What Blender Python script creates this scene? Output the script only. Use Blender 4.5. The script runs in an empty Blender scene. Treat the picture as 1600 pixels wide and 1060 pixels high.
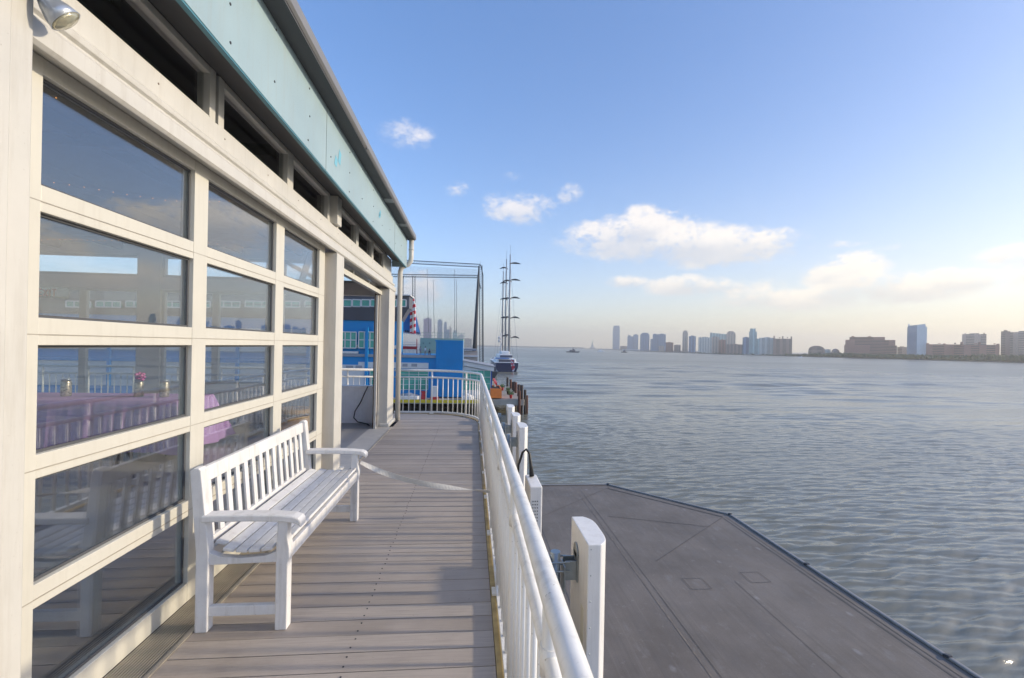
import bpy, bmesh, math, random
import numpy as np
from mathutils import Vector, Matrix
random.seed(7)
rng = np.random.default_rng(7)
R = math.radians
S = bpy.context.scene
COL = S.collection
H = 1.6                      # eye height above the deck (deck top is z = 0)
WATER_Z = -11.4

# ------------------------------------------------------------------ camera
cam = bpy.data.cameras.new('camera')
cam_o = bpy.data.objects.new('camera', cam); COL.objects.link(cam_o)
cam.sensor_width = 36.0
cam.lens = 700.0 / 1600.0 * 36.0
cam.clip_start = 0.05; cam.clip_end = 30000
YAW, ROLL = R(5.14), R(1.1)
cam.shift_y = 11.0 / 1600.0
fwd = Vector((math.sin(YAW), math.cos(YAW), 0)); rgt = Vector((math.cos(YAW), -math.sin(YAW), 0)); up = Vector((0, 0, 1))
r2 = rgt * math.cos(ROLL) + up * math.sin(ROLL)
u2 = -rgt * math.sin(ROLL) + up * math.cos(ROLL)
M = Matrix((r2, u2, -fwd)).transposed().to_4x4(); M.translation = Vector((0, 0, H))
cam_o.matrix_world = M
S.camera = cam_o

def W(px, py, Y):
    """world point on the plane y = Y seen at photo pixel px, py (1600 wide)"""
    dx, dy = px - 800.0, py - 541.0
    c, s = math.cos(ROLL), math.sin(ROLL)
    x = c * dx + s * dy; y = -s * dx + c * dy
    d = fwd * 700 + rgt * x - up * y
    return Vector((0, 0, H)) + d * (Y / d.y)

# ------------------------------------------------------------------ sun, sky
SUN_EL, SUN_AZ = R(20.5), R(-2)        # azimuth measured from +X towards +Y
sdir = Vector((math.cos(SUN_EL) * math.cos(SUN_AZ), math.cos(SUN_EL) * math.sin(SUN_AZ), math.sin(SUN_EL)))
sun = bpy.data.lights.new('sun', 'SUN'); sun.energy = 2.0; sun.angle = R(2.2); sun.color = (1.0, 0.86, 0.64)
sun_o = bpy.data.objects.new('sun', sun); COL.objects.link(sun_o)
sun_o.rotation_euler = sdir.to_track_quat('Z', 'Y').to_euler()
sun_o.location = (30, 0, 30)
S.view_settings.view_transform = 'Standard'; S.view_settings.look = 'None'
S.view_settings.exposure = 1.05; S.view_settings.gamma = 1.0

world = bpy.data.worlds.new('World'); S.world = world; world.use_nodes = True
wt = world.node_tree; wt.nodes.clear()

class NT:
    """small helper for writing node trees"""
    def __init__(s, t): s.t = t
    def n(s, typ, **kw):
        nd = s.t.nodes.new(typ)
        for k, v in kw.items(): setattr(nd, k, v)
        return nd
    def put(s, sock, v):
        if v is None: return
        if hasattr(v, 'is_output'): s.t.links.new(v, sock)
        else: sock.default_value = v
    def m(s, op, a, b=None, c=None, clamp=False):
        nd = s.n('ShaderNodeMath', operation=op); nd.use_clamp = clamp
        s.put(nd.inputs[0], a); s.put(nd.inputs[1], b); s.put(nd.inputs[2], c)
        return nd.outputs[0]
    def dot(s, a, v):
        nd = s.n('ShaderNodeVectorMath', operation='DOT_PRODUCT'); s.put(nd.inputs[0], a); nd.inputs[1].default_value = v
        return nd.outputs['Value']
    def mix(s, f, a, b, mode='MIX'):
        nd = s.n('ShaderNodeMix', data_type='RGBA', blend_type=mode)
        s.put(nd.inputs[0], f); s.put(nd.inputs[6], a); s.put(nd.inputs[7], b)
        return nd.outputs[2]
    def noise(s, vec, scale, detail=3, rough=.55, dist=0.0):
        nd = s.n('ShaderNodeTexNoise'); s.put(nd.inputs['Vector'], vec)
        nd.inputs['Scale'].default_value = scale; nd.inputs['Detail'].default_value = detail
        nd.inputs['Roughness'].default_value = rough; nd.inputs['Distortion'].default_value = dist
        return nd.outputs[0]
    def maprange(s, v, a, b, c=0.0, d=1.0, smooth=False):
        nd = s.n('ShaderNodeMapRange'); nd.interpolation_type = 'SMOOTHSTEP' if smooth else 'LINEAR'
        s.put(nd.inputs[0], v)
        for i, x in enumerate((a, b, c, d)): s.put(nd.inputs[1 + i], x)
        return nd.outputs[0]
    def scalevec(s, v, sc):
        nd = s.n('ShaderNodeMapping'); s.put(nd.inputs[0], v); nd.inputs[3].default_value = sc
        return nd.outputs[0]
    def sep(s, v):
        nd = s.n('ShaderNodeSeparateXYZ'); s.put(nd.inputs[0], v); return nd.outputs
    def bump(s, h, strength=.3, dist=.01):
        nd = s.n('ShaderNodeBump'); nd.inputs['Strength'].default_value = strength; nd.inputs['Distance'].default_value = dist
        s.put(nd.inputs['Height'], h); return nd.outputs[0]

w = NT(wt)
sky = w.n('ShaderNodeTexSky', sky_type='NISHITA'); sky.sun_disc = False
sky.sun_elevation = SUN_EL; sky.sun_rotation = math.atan2(sdir.x, sdir.y)
sky.air_density = 1.0; sky.dust_density = 1.0; sky.ozone_density = 2.5; sky.altitude = 0
gen = w.n('ShaderNodeTexCoord').outputs['Generated']
skyc = w.n('ShaderNodeHueSaturation'); skyc.inputs['Saturation'].default_value = 1.14
wt.links.new(sky.outputs[0], skyc.inputs['Color']); skycol = w.mix(1.0, skyc.outputs[0], (1.05, .985, 1.06, 1), 'MULTIPLY')
# cumulus: each cloud is a soft ellipse of directions broken up by noise. (photo px, py, half width, half height, weight)
CLOUDS = [(635, 212, 50, 30, .47), (713, 294, 24, 16, .55), (798, 277, 30, 10, .35), (812, 325, 66, 28, .78), (891, 306, 24, 20, .62),
          (1000, 370, 125, 40, 1.0), (1130, 385, 120, 34, 1.0), (1000, 345, 40, 30, .8), (980, 440, 36, 11, .8), (1075, 446, 75, 18, .9), (1160, 452, 60, 22, .6),
          (1325, 430, 60, 38, 1.0), (1420, 448, 95, 28, .95), (1250, 468, 130, 20, .75), (1300, 383, 60, 9, .55), (1405, 386, 40, 9, .5),
          (1600, 398, 60, 20, .8), (1520, 434, 50, 18, .6), (655, 447, 42, 30, .8), (715, 500, 16, 9, .5), (1590, 470, 70, 24, .4), (1790, 420, 160, 50, .9),
          (2100, 330, 260, 70, .9), (2600, 480, 500, 60, .9)]
cn1 = w.noise(w.scalevec(gen, (1, 1, 1.9)), 12.0, 9, .64)
cn2 = w.noise(w.scalevec(gen, (1, 1, 1.6)), 46.0, 6, .65)
nz = w.m('ADD', w.m('MULTIPLY', w.m('SUBTRACT', cn1, .5), 2.3), w.m('MULTIPLY', w.m('SUBTRACT', cn2, .5), 1.3))
tot = None; shade = None
for (px, py, rx, ry, wgt) in CLOUDS:
    d = (W(px, py, 100) - Vector((0, 0, H))).normalized()
    rr = d.cross(Vector((0, 0, 1))).normalized(); uu = rr.cross(d).normalized()
    k = 700.0 * (1 - 0.0)
    dist = math.hypot(700, math.hypot(px - 800, py - 541))
    a, b = rx / dist * 1.0, ry / dist
    u = w.m('DIVIDE', w.dot(gen, rr), a); v = w.m('DIVIDE', w.dot(gen, uu), b)
    q = w.m('ADD', w.m('MULTIPLY', u, u), w.m('MULTIPLY', v, v))
    mk = w.m('MULTIPLY', w.m('SUBTRACT', 1.0, w.m('MULTIPLY', q, .62)), wgt, clamp=False)
    mk = w.m('MAXIMUM', mk, 0.0)
    sh = w.m('MULTIPLY', mk, v)
    tot = mk if tot is None else w.m('MAXIMUM', tot, mk)
    shade = sh if shade is None else w.m('ADD', shade, sh)
dens = w.m('MULTIPLY', tot, w.m('ADD', 1.0, nz))
dens = w.m('ADD', dens, w.m('MULTIPLY', nz, .12))
cover = w.maprange(dens, .25, .86, 0, .76, True)
# clouds are lit by the same sky and sun: brighter than the sky behind, grey lilac at their undersides
lit = w.maprange(w.m('ADD', shade, w.m('MULTIPLY', nz, .5)), -.55, .5, 0, 1, True)
zz = w.sep(gen)
west = w.maprange(w.m('ADD', w.m('MULTIPLY', zz[0], .88), w.m('MULTIPLY', zz[1], .30)), -.1, 1.05, 0, 1, True)
low = w.m('POWER', 2.718, w.m('MULTIPLY', w.m('MAXIMUM', zz[2], 0.0), -7.0))
skycol = w.mix(west, skycol, w.mix(1.0, skycol, (.50, .545, .575, 1), 'MULTIPLY'))
skycol = w.mix(w.m('MULTIPLY', low, w.m('ADD', .45, w.m('MULTIPLY', west, .45))), skycol, w.mix(west, (2.5, 2.6, 2.7, 1), (4.0, 3.3, 2.05, 1)))
ccol = w.mix(lit, w.mix(west, (2.5, 2.6, 2.95, 1), (2.8, 2.7, 2.6, 1)), w.mix(west, (3.7, 3.45, 3.35, 1), (4.5, 4.0, 3.3, 1)))
CLOUD_GAIN = 1.0
final = w.mix(cover, skycol, ccol)
bg = w.n('ShaderNodeBackground'); wt.links.new(final, bg.inputs[0]); bg.inputs[1].default_value = 0.15
wo = w.n('ShaderNodeOutputWorld'); wt.links.new(bg.outputs[0], wo.inputs[0])

# ------------------------------------------------------------------ helpers
ORIG = {}
class MB:
    """collects shapes in world coordinates; build() links them as ONE mesh object"""
    def __init__(s): s.bm = bmesh.new(); s.mi = 0
    def face(s, pts):
        vs = [s.bm.verts.new(Vector(p)) for p in pts]; f = s.bm.faces.new(vs); f.material_index = s.mi; return f
    def hexa(s, p):   # 8 points: bottom 4 ccw, top 4 ccw
        v = [s.bm.verts.new(Vector(q)) for q in p]
        for i in ((3, 2, 1, 0), (4, 5, 6, 7), (0, 1, 5, 4), (1, 2, 6, 5), (2, 3, 7, 6), (3, 0, 4, 7)):
            s.bm.faces.new([v[k] for k in i]).material_index = s.mi
        return s
    def box(s, x0, x1, y0, y1, z0, z1):
        return s.hexa([(x0, y0, z0), (x1, y0, z0), (x1, y1, z0), (x0, y1, z0), (x0, y0, z1), (x1, y0, z1), (x1, y1, z1), (x0, y1, z1)])
    def bar(s, a, b, wd, ht, upv=(0, 0, 1)):
        a = Vector(a); b = Vector(b); d = (b - a).normalized(); upv = Vector(upv)
        if abs(d.dot(upv)) > .98: upv = Vector((0, 1, 0))
        sd = d.cross(upv).normalized() * wd / 2; u = sd.cross(d).normalized() * ht / 2
        return s.hexa([a - sd - u, a + sd - u, b + sd - u, b - sd - u, a - sd + u, a + sd + u, b + sd + u, b - sd + u])
    def tube(s, pts, r, seg=10, caps=True):
        pts = [Vector(p) for p in pts]; rings = []
        rad = r if hasattr(r, '__len__') else [r] * len(pts)
        prev = None
        for i, p in enumerate(pts):
            d = (pts[min(i + 1, len(pts) - 1)] - pts[max(i - 1, 0)]).normalized()
            if prev is None:
                n = d.cross(Vector((0, 0, 1)))
                if n.length < 1e-3: n = Vector((1, 0, 0))
                n.normalize()
            else:
                n = (prev - d * prev.dot(d)).normalized()
            prev = n; b = d.cross(n)
            rings.append([s.bm.verts.new(p + (n * math.cos(t) + b * math.sin(t)) * rad[i]) for t in (2 * math.pi * k / seg for k in range(seg))])
        for a, b in zip(rings, rings[1:]):
            for k in range(seg):
                f = s.bm.faces.new((a[k], a[(k + 1) % seg], b[(k + 1) % seg], b[k])); f.smooth = True; f.material_index = s.mi
        if caps:
            s.bm.faces.new(rings[0][::-1]).material_index = s.mi; s.bm.faces.new(rings[-1]).material_index = s.mi
        return s
    def cyl(s, c, r, h, seg=12, r2=None):
        c = Vector(c); return s.tube([c, c + Vector((0, 0, h))], [r, r if r2 is None else r2], seg)
    def prism(s, outline, vec):
        vec = Vector(vec); a = [s.bm.verts.new(Vector(p)) for p in outline]; b = [s.bm.verts.new(Vector(p) + vec) for p in outline]
        n = len(a)
        s.bm.faces.new(a[::-1]).material_index = s.mi; s.bm.faces.new(b).material_index = s.mi
        for k in range(n): s.bm.faces.new((a[k], a[(k + 1) % n], b[(k + 1) % n], b[k])).material_index = s.mi
        return s
    def blob(s, c, r, sub=1, jit=0.0):
        res = bmesh.ops.create_icosphere(s.bm, subdivisions=sub, radius=1)
        rr = r if hasattr(r, '__len__') else (r, r, r)
        for v in res['verts']:
            k = 1 + random.uniform(-jit, jit)
            v.co = Vector((v.co.x * rr[0] * k, v.co.y * rr[1] * k, v.co.z * rr[2] * k)) + Vector(c)
        for f in {f for v in res['verts'] for f in v.link_faces}: f.material_index = s.mi
        return s
    def build(s, name, mat, parent=None, bevel=0, label=None, smooth=False):
        bmesh.ops.recalc_face_normals(s.bm, faces=s.bm.faces[:])
        me = bpy.data.meshes.new(name)
        o = bpy.data.objects.new(name, me); COL.objects.link(o)
        off = Vector((0, 0, 0))
        if parent is not None:
            o.parent = parent; off = ORIG.get(parent.name, Vector((0, 0, 0)))
            ORIG[o.name] = off
            bmesh.ops.translate(s.bm, verts=s.bm.verts[:], vec=-off)
        s.bm.to_mesh(me); s.bm.free()
        for mm in (mat if isinstance(mat, (list, tuple)) else [mat]): me.materials.append(mm)
        if smooth:
            for p in me.polygons: p.use_smooth = True
        if bevel:
            b = o.modifiers.new('bevel', 'BEVEL'); b.width = bevel; b.segments = 2; b.limit_method = 'ANGLE'; b.angle_limit = R(40)
        if label: o['label'] = label
        return o
def thing(name, label, cat, loc=(0, 0, 0), group=None):
    o = bpy.data.objects.new(name, None); COL.objects.link(o); o.location = loc; o.empty_display_size = .1
    o['label'] = label; o['category'] = cat
    if group: o['group'] = group
    ORIG[o.name] = Vector(loc)
    return o
def tag(o, label, cat, group=None, kind=None):
    o['label'] = label; o['category'] = cat
    if group: o['group'] = group
    if kind: o['kind'] = kind
    return o
def struct(o): o['kind'] = 'structure'; return o
def copy_tree(o, parent=None):
    c = o.copy(); COL.objects.link(c)
    if parent is not None: c.parent = parent
    for ch in list(o.children): copy_tree(ch, c)
    return c

# ------------------------------------------------------------------ materials
def mat(name, col, rough=.5, metal=0.0, var=.06, vscale=6.0, bump=0.0, bscale=60.0, spec=.5, stretch=(1, 1, 1), grime=0.0):
    m = bpy.data.materials.new(name); m.use_nodes = True; t = NT(m.node_tree); p = m.node_tree.nodes['Principled BSDF']
    oc = t.n('ShaderNodeTexCoord').outputs['Object']; oc = t.scalevec(oc, stretch)
    nz = t.noise(oc, vscale, 5, .6)
    f = t.maprange(nz, .3, .7, 1 - var, 1 + var)
    c = t.mix(1.0, (*col, 1), (1, 1, 1, 1), 'MULTIPLY')
    if grime:
        ob = t.n('ShaderNodeTexCoord').outputs['Object']
        run = t.noise(t.scalevec(ob, (9, 9, .8)), 2.2, 5, .7); spk = t.noise(ob, 85, 3, .6); cl = t.noise(ob, 5, 4, .65)
        c = t.mix(t.m('MULTIPLY', t.maprange(run, .5, .75, 0, .55), grime), c, (.30, .26, .20, 1))
        c = t.mix(t.m('MULTIPLY', t.m('MULTIPLY', t.maprange(spk, .66, .70, 0, 1), t.maprange(cl, .5, .62, 0, 1)), grime), c, (.26, .23, .19, 1))
    mm = t.n('ShaderNodeVectorMath', operation='SCALE'); m.node_tree.links.new(c, mm.inputs[0]); m.node_tree.links.new(f, mm.inputs['Scale'])
    m.node_tree.links.new(mm.outputs[0], p.inputs['Base Color'])
    p.inputs['Metallic'].default_value = metal; p.inputs['Specular IOR Level'].default_value = spec
    m.node_tree.links.new(t.maprange(nz, .3, .7, max(rough - .07, 0.02), min(rough + .07, 1)), p.inputs['Roughness'])
    if bump: m.node_tree.links.new(t.bump(t.noise(oc, bscale, 4), bump, .005), p.inputs['Normal'])
    return m
def glass(name, tint=(.92, .95, .96), base=.115, gain=1.9):
    m = bpy.data.materials.new(name); m.use_nodes = True; t = NT(m.node_tree); m.node_tree.nodes.remove(m.node_tree.nodes['Principled BSDF'])
    fr = t.n('ShaderNodeFresnel'); bf = t.n('ShaderNodeNewGeometry').outputs['Backfacing']
    m.node_tree.links.new(t.maprange(bf, 0, 1, 1.5, 1 / 1.5), fr.inputs[0])
    f = t.m('ADD', t.m('MULTIPLY', fr.outputs[0], gain), base, clamp=True)
    tr = t.n('ShaderNodeBsdfTransparent'); tr.inputs[0].default_value = (*tint, 1)
    gl = t.n('ShaderNodeBsdfGlossy'); gl.inputs['Roughness'].default_value = .015
    oc = t.n('ShaderNodeTexCoord').outputs['Object']
    m.node_tree.links.new(t.bump(t.noise(oc, 2.2, 1), .05, .02), gl.inputs['Normal'])
    mx = t.n('ShaderNodeMixShader'); m.node_tree.links.new(f, mx.inputs[0]); m.node_tree.links.new(tr.outputs[0], mx.inputs[1]); m.node_tree.links.new(gl.outputs[0], mx.inputs[2])
    m.node_tree.links.new(mx.outputs[0], m.node_tree.nodes['Material Output'].inputs[0]); return m

m_white = mat('white_paint', (.545, .53, .49), .42, var=.05, vscale=3, bump=.08, bscale=25, grime=0.5)
m_bench = mat('bench_paint', (.70, .69, .68), .5, var=.07, vscale=9, bump=.15, bscale=40, stretch=(1, .25, 1), grime=0.75)
m_door = mat('door_aluminium', (.575, .555, .49), .38, var=.03, vscale=3, grime=0.3)
m_teal = mat('teal_panel', (.30, .405, .445), .5, var=.06, vscale=1.5, grime=0.35)
m_tealdark = mat('teal_edge', (.06, .20, .26), .5)
m_bluepatch = mat('blue_touch_up', (.17, .43, .55), .6)
m_screw = mat('screw', (.03, .03, .035), .5)
m_gutter = mat('gutter_metal', (.20, .20, .205), .45, var=.05, vscale=3)
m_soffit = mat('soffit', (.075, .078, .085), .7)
m_glass = glass('window_glass')
m_glass2 = glass('clear_glass', (.93, .95, .95), .0, .9)
m_trans = glass('transom_glass', (.80, .80, .78), .03, .9)
m_rail = mat('rail_silver_paint', (.82, .80, .755), .36, metal=.05, var=.06, vscale=8, grime=0.6)
m_int = mat('interior_paint', (.74, .69, .61), .7)
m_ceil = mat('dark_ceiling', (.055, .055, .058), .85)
m_intfloor = mat('interior_floor', (.30, .29, .28), .35, var=.10, vscale=2, stretch=(.3, 6, 1))
m_bead = mat('beadboard', (.88, .86, .85), .6)
m_track = mat('ribbed_track', (.42, .38, .32), .45, metal=.4, var=.1, vscale=8)
m_black = mat('black_rubber', (.015, .015, .016), .5)
m_rust = mat('rusty_track', (.12, .075, .045), .6, metal=.3, var=.5, vscale=9)
m_galv = mat('galvanised_steel', (.36, .40, .42), .38, metal=.75, var=.15, vscale=14)
m_ant = mat('antenna_fibreglass', (.82, .80, .77), .42, var=.03, vscale=3, grime=0.4)
m_label = mat('sticker', (.75, .72, .60), .5)
m_edge = mat('edge_board', (.42, .34, .22), .7, var=.25, vscale=5)
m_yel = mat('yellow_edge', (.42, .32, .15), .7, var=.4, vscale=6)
m_purple = mat('purple_cloth', (.50, .29, .62), .85, var=.05, vscale=4, bump=.1, bscale=200)
m_jar = mat('metallic_jar', (.42, .38, .30), .3, metal=.7, var=.5, vscale=40)
m_pink = mat('pink_flowers', (.6, .12, .35), .7, var=.4, vscale=60)
m_tan = mat('tan_wood', (.52, .30, .10), .45, var=.15, vscale=4, stretch=(1, 1, 6))
m_strap = mat('webbing', (.58, .56, .52), .7, var=.08, vscale=30)
m_sign = mat('sign_white', (.75, .75, .72), .5)
m_red = mat('red_paint', (.45, .03, .035), .5, var=.15)
m_lens = mat('lamp_lens', (.55, .52, .38), .15, metal=.5, var=.2, vscale=30)
m_lampbody = mat('lamp_body', (.42, .46, .52), .3, metal=.5)
m_blue = mat('blue_cladding', (.004, .225, .53), .55, var=.06, vscale=.3)
m_bluedk = mat('dark_blue_trim', (.015, .075, .28), .5)
m_navy = mat('navy_hull', (.012, .022, .075), .25, var=.1)
m_green = mat('green_glazing', (.08, .34, .26), .25, var=.3, vscale=.35)
m_greylt = mat('grey_cladding', (.30, .31, .34), .6, var=.06, vscale=.2)
m_greydk = mat('dark_grey_cladding', (.10, .105, .13), .6, var=.08, vscale=.2)
m_bwhite = mat('building_white', (.62, .61, .60), .6, var=.06, vscale=.3)
m_steel = mat('dark_steel', (.06, .065, .075), .5, metal=.3, var=.15)
m_yellow = mat('yellow_band', (.55, .43, .02), .6, var=.15)
m_concrete = mat('concrete', (.30, .285, .26), .85, var=.15, vscale=1.2)
m_pile = mat('old_piling', (.055, .042, .035), .85, var=.4, vscale=3, bump=.5, bscale=8)
m_pier = mat('pier_timber', (.34, .31, .27), .8, var=.15, vscale=.8)
m_orange = mat('orange_planter', (.74, .20, .035), .55, var=.12, vscale=2)
m_soil = mat('soil', (.015, .014, .013), .95)
m_leaf = mat('leaf', (.05, .11, .03), .7, var=.4, vscale=3)
m_palegreen = mat('pale_green_wall', (.32, .45, .36), .7, var=.05)
m_skin = mat('skin', (.45, .27, .19), .6)
m_boatwhite = mat('boat_white', (.75, .75, .74), .4)

# ------------------------------------------------------------------ ground of the place: deck, water
def m_deck_make():
    m = bpy.data.materials.new('composite_decking'); m.use_nodes = True; t = NT(m.node_tree); L = m.node_tree.links; p = m.node_tree.nodes['Principled BSDF']
    oc = t.n('ShaderNodeTexCoord').outputs['Object']; xyz = t.sep(oc)
    idx = t.m('FLOOR', t.m('DIVIDE', xyz[1], .14))
    wn = t.n('ShaderNodeTexWhiteNoise', noise_dimensions='1D'); L.new(idx, wn.inputs['W'])
    grain = t.noise(t.scalevec(oc, (1.2, 30, 1)), 3.0, 6, .65)
    wear = t.noise(t.scalevec(oc, (1, .8, 1)), 2.0, 5, .65)
    spots = t.maprange(t.noise(oc, 46, 2), .70, .76, 0, 1)
    c = t.mix(wn.outputs[0], (.35, .298, .248, 1), (.455, .395, .335, 1))
    c = t.mix(t.maprange(grain, .35, .7, 0, .55), c, (.24, .205, .188, 1))
    blot = t.noise(oc, 1.1, 6, .7); c = t.mix(t.maprange(blot, .54, .70, 0, .42), c, (.22, .185, .16, 1))
    c = t.mix(t.maprange(wear, .42, .72, 0, .5), c, (.46, .40, .365, 1))
    c = t.mix(t.m('MULTIPLY', spots, .35), c, (.11, .09, .08, 1))
    L.new(c, p.inputs['Base Color']); L.new(t.maprange(wear, .3, .7, .5, .72), p.inputs['Roughness'])
    L.new(t.bump(grain, .25, .004), p.inputs['Normal']); return m
m_deck = m_deck_make()
b = MB(); y = -1.4; BW = .14
def deck_right(y):       # outer edge of the deck, following the rail's curve
    if y < 9.2: return .15
    if y > 10.36: return -1.0
    k = (y - 9.2) / 1.2; return .15 - 1.1 * (1 - math.sqrt(max(0, 1 - k * k)))
i = 0
while y < 10.40:
    x0 = -1.485 if y < 9.52 else -9.0
    y1 = y + BW
    xa, xb = deck_right(y), deck_right(y1 - .004)
    j = random.uniform(-.0012, .0012)
    b.hexa([(x0, y, -.03), (xa, y, -.03), (xb, y1 - .005, -.03), (x0, y1 - .005, -.03), (x0, y, j), (xa, y, j), (xb, y1 - .005, j), (x0, y1 - .005, j)])
    y = y1; i += 1
b.mi = 1
for k in range(i):
    yy = -1.4 + BW * k
    if yy > 9: break
    for dy in (.035, .105):
        x = -.60 + random.uniform(-.006, .006)
        b.tube([(x, yy + dy, -.01), (x, yy + dy, .0022)], .0048, 8)
        if random.random() < .06: b.tube([(-.60 - .13, yy + dy, -.01), (-.73, yy + dy, .0022)], .004, 8)
b.mi = 0
struct(b.build('deck', [m_deck, m_screw]))
b = MB(); b.box(-1.485, .15, -1.5, 9.5, -.30, -.034); b.box(-9, -.9, 9.5, 10.5, -.30, -.034)
struct(b.build('deck_substrate', m_soffit))
# edge boards under the rail: pale tan further off, ochre close by
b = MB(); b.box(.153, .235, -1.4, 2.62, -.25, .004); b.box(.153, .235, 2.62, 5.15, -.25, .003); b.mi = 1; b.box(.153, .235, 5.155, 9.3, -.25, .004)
arc = []
for k in range(13):
    t = k / 12 * math.pi / 2; arc.append(Vector((.195 - 1.15 * (1 - math.cos(t)), 9.3 + 1.2 * math.sin(t), 0)))
for a, c in zip(arc, arc[1:]): b.bar(a + Vector((0, 0, -.12)), c + Vector((0, 0, -.12)), .08, .248)
b.bar(arc[-1] + Vector((0, 0, -.12)), arc[-1] + Vector((-8, 0, -.12)), .08, .248)
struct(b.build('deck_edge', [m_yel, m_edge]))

def make_water():
    def graded(lo, hi, fine_lo, fine_hi, step, g, g2=1.06):
        a = list(np.arange(fine_lo, fine_hi, step)); s_ = step; x = a[-1]
        while x < hi: s_ = min(s_ * (g if s_ < 1.3 else g2), 400); x += s_; a.append(x)
        s_ = step; x = a[0]; pre = []
        while x > lo: s_ = min(s_ * g, 400); x -= s_; pre.append(x)
        return np.array(pre[::-1] + a)
    xs = graded(-6000, 6000, 2, 55, .12, 1.011); ys = graded(-1500, 6500, 8, 55, .11, 1.0095, 1.012)
    X, Y = np.meshgrid(xs, ys)
    dx = np.gradient(xs)[None, :] * np.ones_like(X); dy = np.gradient(ys)[:, None] * np.ones_like(X)
    cell = np.maximum(dx, dy)
    Z = np.zeros_like(X)
    gust = .75 + .35 * np.sin(X * .045 + .7 * np.sin(Y * .06)) * np.sin(Y * .05 + X * .018 + 1.3)
    for k in range(90):
        lam = .32 * (7 ** rng.random()); th = R(-80) + rng.normal(0, .26)
        kk = 2 * math.pi / lam; ph = rng.random() * 6.283
        amp = .0074 * lam ** .82
        fade = np.clip((lam / (dx * abs(math.cos(th)) + dy * abs(math.sin(th))) - 2.2) / 2, 0, 1)
        arg = kk * (X * math.cos(th) + Y * math.sin(th)) + ph + 1.4 * np.sin(.16 * X + .07 * Y + ph)
        Z += amp * fade * (np.sin(arg) + .30 * np.cos(2 * arg)) * gust
    farw = np.clip((np.hypot(X, Y) - 70) / 120, 0, 1)
    for k in range(36):
        lam = 3.0 * (6 ** rng.random()); th = R(-82) + rng.normal(0, .16); kk = 2 * math.pi / lam; ph = rng.random() * 6.283
        fade = np.clip((lam / (dx * abs(math.cos(th)) + dy * abs(math.sin(th))) - 2.2) / 2, 0, 1) * farw
        Z += .0085 * lam ** .9 * fade * np.sin(kk * (X * math.cos(th) + Y * math.sin(th)) + ph + 1.2 * np.sin(.03 * X + .05 * Y + ph)) * gust
    n, mcol = X.shape
    me = bpy.data.meshes.new('water')
    V = np.stack([X, Y, Z + WATER_Z], -1).reshape(-1, 3).astype(np.float32)
    idx = np.arange(n * mcol).reshape(n, mcol)
    F = np.stack([idx[:-1, :-1], idx[:-1, 1:], idx[1:, 1:], idx[1:, :-1]], -1).reshape(-1, 4).astype(np.int32)
    me.vertices.add(len(V)); me.vertices.foreach_set('co', V.ravel())
    me.loops.add(F.size); me.loops.foreach_set('vertex_index', F.ravel())
    me.polygons.add(len(F)); me.polygons.foreach_set('loop_start', np.arange(0, F.size, 4, dtype=np.int32)); me.polygons.foreach_set('loop_total', np.full(len(F), 4, np.int32))
    me.polygons.foreach_set('use_smooth', np.ones(len(F), bool)); me.update(); me.validate()
    o = bpy.data.objects.new('water', me); COL.objects.link(o); struct(o)
    m = bpy.data.materials.new('river_water'); m.use_nodes = True; t = NT(m.node_tree); L = m.node_tree.links; p = m.node_tree.nodes['Principled BSDF']
    oc = t.n('ShaderNodeTexCoord').outputs['Object']
    rot = t.n('ShaderNodeMapping'); L.new(oc, rot.inputs[0]); rot.inputs[2].default_value = (0, 0, R(-10)); ov = rot.outputs[0]
    n1 = t.noise(t.scalevec(ov, (.32, 1.7, 1)), 2.4, 6, .66, .4); n2 = t.noise(t.scalevec(ov, (.2, 1.2, 1)), .32, 4, .6)
    h = t.m('ADD', t.m('MULTIPLY', n1, .34), t.m('MULTIPLY', n2, .45))
    patch = t.noise(t.scalevec(oc, (.25, 1, 1)), .012, 4, .6)
    p.inputs['Base Color'].default_value = (.185, .178, .135, 1); p.inputs['IOR'].default_value = 1.33
    streak = t.noise(t.scalevec(oc, (.12, 1, 1)), .035, 5, .65, .6)
    ln_ = t.n('ShaderNodeVectorMath', operation='LENGTH'); L.new(oc, ln_.inputs[0]); far = t.maprange(ln_.outputs['Value'], 60, 500)
    L.new(t.m('ADD', t.maprange(patch, .35, .65, .13, .19), t.m('MULTIPLY', far, .16)), p.inputs['Roughness'])
    p.inputs['Specular IOR Level'].default_value = .8
    bp = t.n('ShaderNodeBump'); L.new(h, bp.inputs['Height']); bp.inputs['Distance'].default_value = .5
    L.new(t.m('ADD', t.maprange(streak, .36, .64, .06, .26), t.m('MULTIPLY', far, t.maprange(streak, .36, .64, .05, .7))), bp.inputs['Strength']); L.new(bp.outputs[0], p.inputs['Normal'])
    me.materials.append(m)
make_water()

# ------------------------------------------------------------------ pavilion with the glazed doors
XW = -1.70
pav = thing('pavilion', 'white glass pavilion with roll-up glazed doors, pale teal fascia and grey gutter along the deck', 'building', (XW, 3.7, 0))
YP = [(1.42, 1.73), (5.42, 5.71), (8.78, 9.42)]
for (a, c) in YP:
    b = MB(); b.box(-1.76, -1.59 if a > 2 else -1.562, a, c, 0, 2.655 if a > 2 else 3.10)
    if a < 2: b.box(-1.563, -1.552, a, c - .085, .0, 3.10)
    b.build('post', m_white, pav, .006)
for (a, c) in YP[1:]:
    b = MB(); b.box(-1.74, -1.545, a - .02, c + .03, -.001, .07); b.build('post_base', m_white, pav, .02)
b = MB(); b.box(-1.72, -1.60, 5.44, 5.60, 3.0, 3.33); b.build('post', m_white, pav, .005)
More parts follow.
